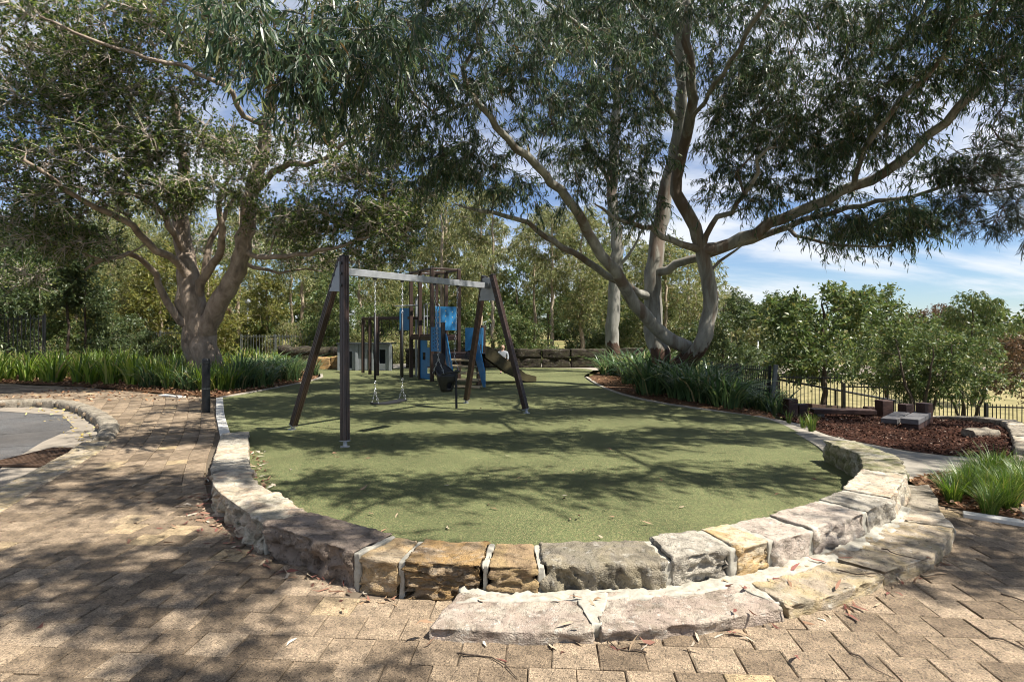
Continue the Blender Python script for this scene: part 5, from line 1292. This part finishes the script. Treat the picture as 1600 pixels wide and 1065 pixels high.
# ------------------------------------------------------------------ woodland trees: a few kinds, each placed many times
def kind_tree(seed, h, trunk_r, cw, cb, nblob, per, wood, leaf, L, W, style='oval', ntw=6, nlf=10, lean=.0, stems=1, tl=.5, flat=.55, droop=.2):
    rg = np.random.default_rng(seed); t = Tree(seed)
    for s in range(stems):
        a = 2*math.pi*s/max(1, stems) + seed; sp = .0 if stems == 1 else .22*h
        t.limb([(.05*math.cos(a)*stems, .05*math.sin(a)*stems, -.1), (lean*h*.3 + sp*.35*math.cos(a), sp*.35*math.sin(a), h*.35), (lean*h*.6 + sp*.8*math.cos(a), sp*.8*math.sin(a), h*.65), (lean*h + sp*math.cos(a), sp*math.sin(a), h*.92)], trunk_r, trunk_r*.3, .4, .03)
    bl = []
    for k in range(nblob):
        z = h*(cb + (1 - cb)*(k + .5)/nblob); w = cw*(.55 + .6*math.sin(math.pi*min(1, max(.08, (z/h - cb)/(1 - cb))*.85 + .1))); a = rg.uniform(0, 6.28); rr = w*rg.uniform(.25, .75)
        bl.append(((lean*z + rr*math.cos(a), rr*math.sin(a), z), (w*.5, w*.5, w*.5*flat), per))
    lo = max(0, int(len(t.pos)*cb*.6)) if stems == 1 else 2
    t.grow(blob_points(rg, bl), .2, .45, .04, 0, lo); t.radii(.008, .40)
    lf, tw = foliage(t, rg, ntw, tl, nlf, style, L, W, None, droop=droop)
    V, Q, T_ = merge([lf]); tm = t.wood('trunk', MAT[wood], 9)
    return tm, np_mesh('crown', V, Q, T_, MAT[leaf])
KT = {
 'olive': kind_tree(101, 8.0, .14, 2.4, .30, 12, 16, 'palebark', 'olive', .22, .05, 'oval', 6, 11, tl=.55),
 'olive2': kind_tree(102, 9.5, .15, 2.6, .35, 12, 16, 'palebark', 'olive', .22, .045, 'gum', 6, 11, tl=.6, droop=.4),
 'mid': kind_tree(103, 6.5, .13, 2.4, .30, 11, 14, 'rough', 'mid', .20, .07, 'oval', 6, 11),
 'mid2': kind_tree(104, 7.5, .13, 2.2, .30, 11, 18, 'rough', 'mid', .22, .05, 'gum', 6, 11, droop=.4),
 'dark': kind_tree(105, 7.0, .15, 2.5, .18, 12, 20, 'rough', 'dark', .20, .07, 'oval', 6, 11),
 'yellow': kind_tree(106, 5.0, .08, 1.8, .20, 10, 16, 'palebark', 'yellow', .18, .05, 'oval', 6, 10),
 'bush': kind_tree(107, 2.4, .05, 1.5, .08, 10, 16, 'rough', 'mid', .14, .045, 'oval', 6, 10, stems=3, tl=.35),
 'bushd': kind_tree(108, 2.6, .05, 1.6, .08, 10, 18, 'rough', 'dark', .14, .05, 'oval', 6, 10, stems=3, tl=.35),
 'busho': kind_tree(109, 2.2, .04, 1.5, .05, 10, 16, 'palebark', 'olive', .14, .04, 'oval', 6, 10, stems=3, tl=.35),
 'russet': kind_tree(110, 5.5, .09, 2.0, .25, 11, 16, 'rough', 'russet', .18, .06, 'oval', 6, 10),
 'slim': kind_tree(111, 10.0, .12, 1.7, .48, 11, 14, 'palebark', 'olive', .20, .04, 'gum', 6, 10, droop=.5),
 'spread': kind_tree(112, 4.3, .07, 3.0, .60, 12, 13, 'rough', 'mid', .17, .05, 'oval', 6, 12, stems=5, tl=.4, flat=.5),
 'layer': kind_tree(113, 5.4, .13, 2.2, .40, 11, 15, 'rough', 'mid', .19, .08, 'oval', 6, 11, tl=.45, flat=.4),
 'thin': kind_tree(115, 6.5, .07, 1.3, .42, 9, 13, 'rough', 'dark', .17, .06, 'oval', 6, 10, tl=.45),
 'distant': kind_tree(114, 7.5, .2, 4.0, .10, 14, 6, 'rough', 'dark', .8, .4, 'oval', 5, 6, tl=1.0),
}
def plant_tree(kind, x, y, s, label, rz=None, group=None, cat='tree', name=None, sz=None):
    tm, cm = KT[kind]; z = T(x, y) - .12
    e = empty(name or ('shrub' if kind.startswith('bush') else 'tree'), (x, y, z)); tag(e, label, cat if not kind.startswith('bush') else 'shrub', group)
    e.rotation_euler = (0, 0, random.uniform(0, 6.28) if rz is None else rz); e.scale = (s, s, s*(sz or 1))
    for nm, me in (('trunk', tm), ('crown', cm)):
        o = bpy.data.objects.new(nm, me); COL.objects.link(o); o.parent = e
    return e
def XP(px, d): return (px - CX)/FPX*d
# right-hand park trees, each told apart
plant_tree('layer', XP(1287, 17.6), 17.6, .82, 'layered green tree with dark trunk just beyond the picket fence', 1.0, name='tree')
plant_tree('mid', XP(1385, 27), 27, .95, 'tall pale green tree rising highest behind the right picket fence', 2.2)
plant_tree('spread', XP(1440, 13.2), 13.2, .60, 'low spreading many-stemmed tree right of the plank benches', .5)
plant_tree('spread', XP(1512, 13.6), 13.6, .52, 'low spreading many-stemmed tree nearest the right picket fence', 2.4)
plant_tree('mid2', XP(1520, 34), 34, .9, 'rounded tree on the dry lawn at the far right', .3)
plant_tree('dark', XP(1130, 24), 24, .70, 'dense dark green tree right of the rightmost gum stem', 1.3)
plant_tree('dark', XP(1195, 44), 44, 1.0, 'dark domed tree in the distance behind the lamp post', .2)
plant_tree('olive', XP(1040, 26), 26, .95, 'olive tree showing between the gum stems', .8)
plant_tree('russet', XP(1445, 46), 46, 1.15, 'brownish tree crown in the far right distance', .4)
plant_tree('russet', XP(1610, 26), 26, .85, 'russet-tinged tree cut by the right edge', .4)
plant_tree('bush', XP(1215, 20), 20, .45, 'yellow-green shrub behind the leaning picket panel', .4)
# left: dark small trees and shrubs behind the sunny bed
gl = 'dark small trees behind the sunny bed'
for px, d, k, s, w_ in ((12, 21, 'thin', .85, 'right behind the left end of the tall black fence'), (105, 20.5, 'thin', .85, 'right of the tall black fence'), (133, 20.6, 'thin', .72, 'between the tall black fence and the rounded shrub'), (60, 23, 'thin', 1.0, 'farthest back behind the tall black fence'), (-40, 19, 'dark', .7, 'cut by the left edge'), (30, 22, 'thin', .8, 'behind the middle of the tall black fence')):
    plant_tree(k, XP(px, d), d, s, 'dark slender tree ' + w_, None, gl)
for px, d, k, s in ((172, 21.5, 'bushd', .75),):
    plant_tree(k, XP(px, d), d, s, 'dark rounded shrub behind the sunny strap-leaf bed', None)
# woodland behind: rows of trees and shrubs of the same kinds
gw = 'woodland trees behind the playground'; WL = {'olive': 'olive-green woodland tree', 'olive2': 'tall drooping olive-green woodland tree', 'mid': 'mid-green woodland tree', 'mid2': 'drooping mid-green woodland tree', 'dark': 'dark evergreen woodland tree', 'yellow': 'small yellow-green woodland tree', 'russet': 'brown-tinged woodland tree', 'slim': 'slim pale-trunked woodland tree'}
WR = {26: 'nearest', 33: 'middle', 44: 'farthest'}
def where(px):
    for lim, w in ((0, 'at the left edge'), (50, 'behind the tall black fence'), (100, 'behind the sunny bed'), (150, 'left of the dark shrub'), (200, 'just right of the dark shrub'), (260, 'left of the fig trunk'), (335, 'behind the fig trunk'), (400, 'right of the fig trunk'), (440, 'behind the lamp post'), (500, 'behind the fallen log'), (545, 'behind the near swing legs'), (600, 'behind the cubby front'), (645, 'behind the ring frame'), (695, 'behind the tower'), (735, 'right of the tower'), (780, 'behind the far swing legs'), (810, 'above the child'), (845, 'above the low stone wall'), (880, 'above the right end of the low wall'), (915, 'left of the dark strappy bed'), (945, 'left of the white trunk'), (1015, 'just right of the white trunk'), (1072, 'between the gum stems'), (1090, 'behind the rightmost gum stem')):
        if px <= lim: return w
    return 'right of the gum'
wood_rows = [
 (26, [(120, 'yellow', 1.0), (185, 'olive', .8), (245, 'yellow', 1.1), (330, 'yellow', .9), (420, 'yellow', .8), (452, 'slim', .75), (540, 'mid', .6), (690, 'olive2', .85), (770, 'slim', .8), (838, 'slim', .72), (868, 'slim', .68), (905, 'olive', .8), (1000, 'mid', .7)]),
 (33, [(20, 'mid', 1.0), (90, 'yellow', 1.3), (160, 'olive2', 1.0), (230, 'olive', 1.0), (300, 'olive2', 1.0), (380, 'slim', 1.0), (470, 'olive', 1.0), (560, 'olive2', .9), (640, 'slim', 1.0), (690, 'olive2', 1.2), (745, 'slim', .95), (800, 'mid2', .75), (860, 'slim', .9), (930, 'mid', 1.0), (1000, 'olive', 1.1), (1075, 'olive2', .95)]),
 (44, [(-20, 'dark', 1.2), (60, 'olive', 1.2), (140, 'mid', 1.3), (220, 'olive2', 1.3), (300, 'russet', 1.3), (390, 'olive', 1.3), (500, 'mid2', 1.0), (600, 'olive', .9), (720, 'olive2', 1.0), (850, 'mid', .8), (920, 'olive2', 1.2), (1000, 'dark', 1.2), (1070, 'mid', 1.1), (1140, 'olive', .9)]),
]
for d, row_ in wood_rows:
    for px, k, s in row_:
        dd = d + random.uniform(-2, 2); lb = WL[k] + ', ' + WR[d] + ' row, ' + where(px); plant_tree(k, XP(px + random.uniform(-8, 8), dd), dd, s, lb, None, gw)
SHL = {'bush': 'mid-green shrub in the woodland edge behind the playground', 'bushd': 'dark green shrub in the woodland edge behind the playground', 'busho': 'olive-green shrub in the woodland edge behind the playground'}
for px in range(110, 1130, 56):
    d = random.uniform(23.6, 27.5); k = random.choice(['bush', 'busho', 'bushd', 'busho'])
    if px > 980: d = random.uniform(21, 25)
    plant_tree(k, XP(px + random.uniform(-15, 15), d), d, random.uniform(.55, .85), SHL[k], None, 'shrubs along the woodland edge')
for px in range(-60, 1180, 110):
    d = random.uniform(29, 36); k = random.choice(['bush', 'busho', 'bushd'])
    plant_tree(k, XP(px + random.uniform(-15, 15), d), d, random.uniform(.9, 1.3), SHL[k], None, 'shrubs along the woodland edge')
# distant wood that closes the horizon
rg = np.random.default_rng(77); cme = KT['distant'][1]
co = np.zeros(len(cme.vertices)*3, np.float32); cme.vertices.foreach_get('co', co); co = co.reshape(-1, 3); nq = len(co)//4; qd = np.arange(nq*4).reshape(-1, 4)
VV = []; QQ = []; o_ = 0
for k in range(46):
    a = math.radians(-58 + 116*k/45 + rg.uniform(-1, 1)); R_ = rg.uniform(85, 125); x, y = R_*math.sin(a), R_*math.cos(a); s = rg.uniform(.8, 1.25) * (1.0 if x < 35 else .95); th = rg.uniform(0, 6.28)
    w = co*s; w = np.stack([w[:, 0]*math.cos(th) - w[:, 1]*math.sin(th) + x, w[:, 0]*math.sin(th) + w[:, 1]*math.cos(th) + y, w[:, 2] + T(x, y)], 1); VV.append(w); QQ.append(qd + o_); o_ += len(co)
tag(link('distant_wood', np_mesh('distant_wood', np.concatenate(VV), np.concatenate(QQ), None, MAT['mid'])), 'far wood closing the view along the horizon', 'woodland', kind='stuff')

# ------------------------------------------------------------------ strap-leaved plants
def tuft(seed, n, h, w, spread, mat, arch=.6, segs=4):
    rg = np.random.default_rng(seed); V = []; Q = []
    for k in range(n):
        a = rg.uniform(0, 2*math.pi); r = spread*.25*math.sqrt(rg.uniform()); base = np.array([r*math.cos(a), r*math.sin(a), 0])
        a2 = a + rg.normal(0, .5); hh = h*rg.uniform(.55, 1.15); out = spread*rg.uniform(.15, 1.0)*hh/h; ww = w*rg.uniform(.7, 1.25); b = len(V)
        dr = np.array([math.cos(a2), math.sin(a2), 0]); sd = np.array([-dr[1], dr[0], 0]); tw = rg.normal(0, .4); ar = arch*rg.uniform(.4, 1.3)
        for i in range(segs+1):
            t = i/segs; p = base + dr*out*(t**1.5) + np.array([0, 0, hh*(t - ar*.45*t**2.6)]); q = ww*(1 - t**2.2)*.5 + .0008
            s2 = sd*math.cos(tw*t) + np.array([0, 0, 1])*math.sin(tw*t); V += [p - s2*q, p + s2*q]
        for i in range(segs): Q.append((b+2*i, b+2*i+1, b+2*i+3, b+2*i+2))
    return np_mesh('leaves', np.array(V), Q, None, MAT[mat])
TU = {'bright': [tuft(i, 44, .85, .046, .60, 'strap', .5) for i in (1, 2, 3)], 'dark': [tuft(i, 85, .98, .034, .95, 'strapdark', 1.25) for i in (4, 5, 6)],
      'lom': [tuft(i, 190, .58, .012, .42, 'straplom', .7) for i in (7, 8, 9)], 'small': [tuft(i, 40, .30, .008, .16, 'straplom', .4) for i in (10, 11)], 'tall': [tuft(i, 110, 1.0, .026, .75, 'strapdark', .8) for i in (12, 13)]}
def plant(kind, x, y, s, label, group, dz=0.0):
    o = bpy.data.objects.new('strap_leaf_plant' if kind not in ('lom', 'small') else 'grass_tuft', random.choice(TU[kind])); COL.objects.link(o)
    o.location = (x, y, T(x, y) + .01 + dz); o.rotation_euler = (0, 0, random.uniform(0, 6.28)); o.scale = (s, s, s*random.uniform(.9, 1.12))
    tag(o, label, 'plant', group); return o
# sunny bed on the left
for r_, (y0, n) in enumerate(((15.55, 15), (16.3, 15), (17.1, 14), (17.9, 12))):
    for i in range(n):
        x = -15.8 + i*.60 + random.uniform(-.16, .16) + (.3 if r_ % 2 else 0); y = y0 + random.uniform(-.18, .18) - max(0, (x + 12.5))*.30
        if x > -8.4: continue
        plant('bright', x, y, random.uniform(.85, 1.2), 'bright green strap-leaf plant in the sunny bed left of the fig', 'bright strap-leaf plants in the left bed')
for i in range(26):
    x = random.uniform(-16.5, -9); y = random.uniform(18.3, 20.2); plant('bright', x, y, random.uniform(.8, 1.1), 'bright green strap-leaf plant in the sunny bed left of the fig', 'bright strap-leaf plants in the left bed')
# shaded bed round the fig
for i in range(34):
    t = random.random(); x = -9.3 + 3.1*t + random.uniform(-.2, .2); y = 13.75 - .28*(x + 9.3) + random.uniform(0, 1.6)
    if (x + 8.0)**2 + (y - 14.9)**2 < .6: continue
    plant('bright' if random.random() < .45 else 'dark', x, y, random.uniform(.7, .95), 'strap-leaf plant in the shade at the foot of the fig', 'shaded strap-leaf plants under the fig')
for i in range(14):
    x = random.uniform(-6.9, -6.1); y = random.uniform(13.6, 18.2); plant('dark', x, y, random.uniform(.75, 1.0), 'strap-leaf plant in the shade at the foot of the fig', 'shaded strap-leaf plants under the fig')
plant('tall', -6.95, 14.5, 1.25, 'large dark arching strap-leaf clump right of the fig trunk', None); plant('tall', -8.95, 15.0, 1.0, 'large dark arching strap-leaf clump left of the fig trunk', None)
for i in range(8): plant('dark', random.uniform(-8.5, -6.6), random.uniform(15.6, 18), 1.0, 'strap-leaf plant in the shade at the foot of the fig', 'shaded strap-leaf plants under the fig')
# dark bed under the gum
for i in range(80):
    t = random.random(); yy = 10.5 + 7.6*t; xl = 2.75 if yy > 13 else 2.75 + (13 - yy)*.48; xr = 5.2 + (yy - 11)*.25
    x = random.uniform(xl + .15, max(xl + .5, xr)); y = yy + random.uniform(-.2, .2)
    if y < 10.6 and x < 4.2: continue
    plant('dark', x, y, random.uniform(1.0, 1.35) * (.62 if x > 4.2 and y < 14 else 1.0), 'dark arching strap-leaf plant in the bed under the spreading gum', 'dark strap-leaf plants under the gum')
# right-hand tufted bed
for x, y in [(3.80 + .20*i + .10*(j % 2), 4.50 + .19*j + .15*i) for i in range(6) for j in range(4)]:
    plant('lom', x + random.uniform(-.05, .05), y + random.uniform(-.05, .05), random.uniform(.42, .62), 'green grassy tuft in the small bed right of the wall', 'grassy tufts in the small right bed')
for x, y in ((4.42, 9.1), (4.5, 8.8), (4.45, 8.45), (4.55, 8.6)):
    plant('small', x, y, random.uniform(.8, 1.1), 'small green grass tuft beside the concrete path by the mulch', 'small grass tufts by the path')
for i in range(20):
    t = i/19; x, y = 5.4 + 3.4*t, 13.3 - .6*t + random.uniform(-.3, .3); plant('small', x, y, random.uniform(.9, 1.4), 'grass tuft between the mulch bed and the picket fence', 'grass tufts behind the mulch bed')
for i in range(34):
    x = XP(random.uniform(395, 540), 24); y = random.uniform(22.6, 24.6); plant('bright', x, y, random.uniform(.6, .9), 'pale green tuft behind the fallen log', 'pale tufts behind the log')

# ------------------------------------------------------------------ litter, chips, twigs on the ground
def scatter(name, P, L, W, mat, label, cat, curl=.25, flat=.35, shape='gum', kind='stuff'):
    rg = np.random.default_rng(len(P)); n = len(P); P = np.array(P, float); P[:, 2] += .006
    a = rg.uniform(0, 2*math.pi, n); d = unit(np.stack([np.cos(a), np.sin(a), rg.normal(0, flat*.5, n)], 1)); nn = unit(rg.normal(0, flat, (n, 3)) + np.array([0, 0, 1.0]))
    V, Q, T_ = leaf_mesh(P, d, nn, L*rg.uniform(.5, 1.3, n), W*rg.uniform(.6, 1.3, n), shape, rg)
    V[:, 2] += .35*W*rg.uniform(0, 1, len(V))
    return tag(link(name, np_mesh(name, V, Q, T_, MAT[mat])), label, cat, kind=kind)
def on_line(line, n, sd, side=0.0):
    L_ = spline(line, 80); out = []
    for _ in range(n):
        i = random.randrange(79); p = L_[i].lerp(L_[i+1], random.random()); d = (L_[i+1]-L_[i]).normalized(); o = side + random.gauss(0, sd); q = p + Vector((d.y, -d.x, 0))*o; out.append((q.x, q.y, 0.0))
    return out
pts_ = on_line(W_OUT[2:8], 150, .04, .05) + on_line(W_OUT[3:6], 70, .15, .15) + on_line(S_OUT[0:9], 60, .04, .03) + on_line([(-.3, 3.0), (.9, 3.05), (2.0, 3.5), (3.0, 4.3)], 22, .03, 0)
pts_ = [(x, y, .075 if pip(x, y, cov2) else 0) for x, y, z in pts_] + [(random.uniform(-4.5, 5), random.uniform(1.8, 6), 0) for _ in range(90)]
pts_ = [p for p in pts_ if not pip(p[0], p[1], cover)]
pts_ = [(x, y, .012 if pip(x, y, rub_outline) else z) for x, y, z in pts_]
scatter('fallen_leaves', pts_, .095, .017, 'litter', 'scattered long dry gum leaves on the paving along the wall', 'leaf litter')
scatter('fallen_leaves', on_line(KERB[4:9], 90, .14, -.25) and [(x, y, -.09) for x, y, z in on_line([(-9.5, 11.2), (-8.5, 10.8), (-7.1, 9.5), (-6.05, 8.3), (-5.6, 7.4)], 90, .12, .1)], .08, .025, 'litteryel', 'yellow and brown fallen leaves lying in the road gutter', 'leaf litter')
scatter('fallen_leaves', [(random.uniform(-12, -5.5), random.uniform(6, 11), -.095) for _ in range(30)], .09, .03, 'litteryel', 'sparse yellow leaves on the asphalt', 'leaf litter')
scatter('fallen_leaves', [(q[0], q[1], .012) for q in on_line([(p[0], p[1]) for p in W_IN[1:6]], 150, .07, -.06)] + [(random.uniform(-3, 3.5), random.uniform(4.2, 12), .01) for _ in range(40)], .08, .018, 'litter', 'sparse dry leaves on the green rubber surface', 'leaf litter')
bed = []
while len(bed) < 5200:
    x, y = random.uniform(-16, -5.7), random.uniform(12.1, 17)
    if pip(x, y, MULCH_L): bed.append((x, y, .02 + random.uniform(0, .04)))
for _ in range(700):
    x, y = random.uniform(-11, -6.4), random.uniform(11.6, 14.6)
    if pip(x, y, paving_poly) and random.random() < .7: bed.append((x, y, .004))
scatter('leaf_litter', bed, .085, .04, 'litterbrown', 'brown leaf litter covering the left garden bed', 'leaf litter', shape='oval', flat=.5)
bed = []
while len(bed) < 1700:
    x, y = random.uniform(2.3, 6.5), random.uniform(9.7, 17)
    if pip(x, y, MULCH_R): bed.append((x, y, T(x, y) + .03))
while len(bed) < 2500:
    x, y = random.uniform(3.4, 5.8), random.uniform(4.1, 6.8)
    if pip(x, y, SBED): bed.append((x, y, T(x, y) + .02))
scatter('leaf_litter', bed, .08, .03, 'litterbrown', 'brown leaf litter under the dark strappy bed and the small right bed', 'leaf litter', shape='oval', flat=.5)
bed = []
while len(bed) < 12000:
    x, y = random.uniform(4.4, 8.8), random.uniform(6.8, 13)
    if pip(x, y, PIT): bed.append((x, y, T(x, y) + .02 + .06*mnoise.noise(Vector((x*1.3, y*1.3, 3))) + random.uniform(0, .025)))
scatter('bark_chips', bed, .048, .018, 'chip', 'red-brown bark chips filling the mulch bed', 'mulch', shape='oval', flat=.6)
# fallen twigs
def twig_on(x, y, z, L, a):
    m = MB(); c = Vector((x, y, z + .007)); pts = [c + Vector((math.cos(a + .35*math.sin(k*.9 + x*9))*L*k/5, math.sin(a + .35*math.sin(k*.9 + y*7))*L*k/5, .004*math.sin(k*2))) for k in range(6)]
    return m.tube(pts, [.0045, .004, .0035, .003, .0025, .0015], 5).build('fallen_twig', MAT['rough'], None)
spots_t = [(.62, 2.62, 0, .22, 2.6, 'on the paving before the left step slab'), (1.9, 3.33, .08, .26, -.6, 'on the tan step slab'), (2.35, 3.62, .09, .2, -.9, 'on the step slab near the bend'), (1.55, 2.62, 0, .2, -1.0, 'on the paving right of the middle slab'), (2.3, 2.75, 0, .3, -.7, 'on the paving at lower right'), (2.75, 3.2, 0, .24, -1.2, 'on the paving in the right shadow'), (-.25, 2.62, 0, .28, -.5, 'on the paving under the left end of the step'), (1.9, 2.25, 0, .18, -.4, 'on the paving near the bottom edge')]
for x, y, z, L, a, wh in spots_t: tag(twig_on(x, y, z, L, a), 'thin dark twig lying ' + wh, 'twig')
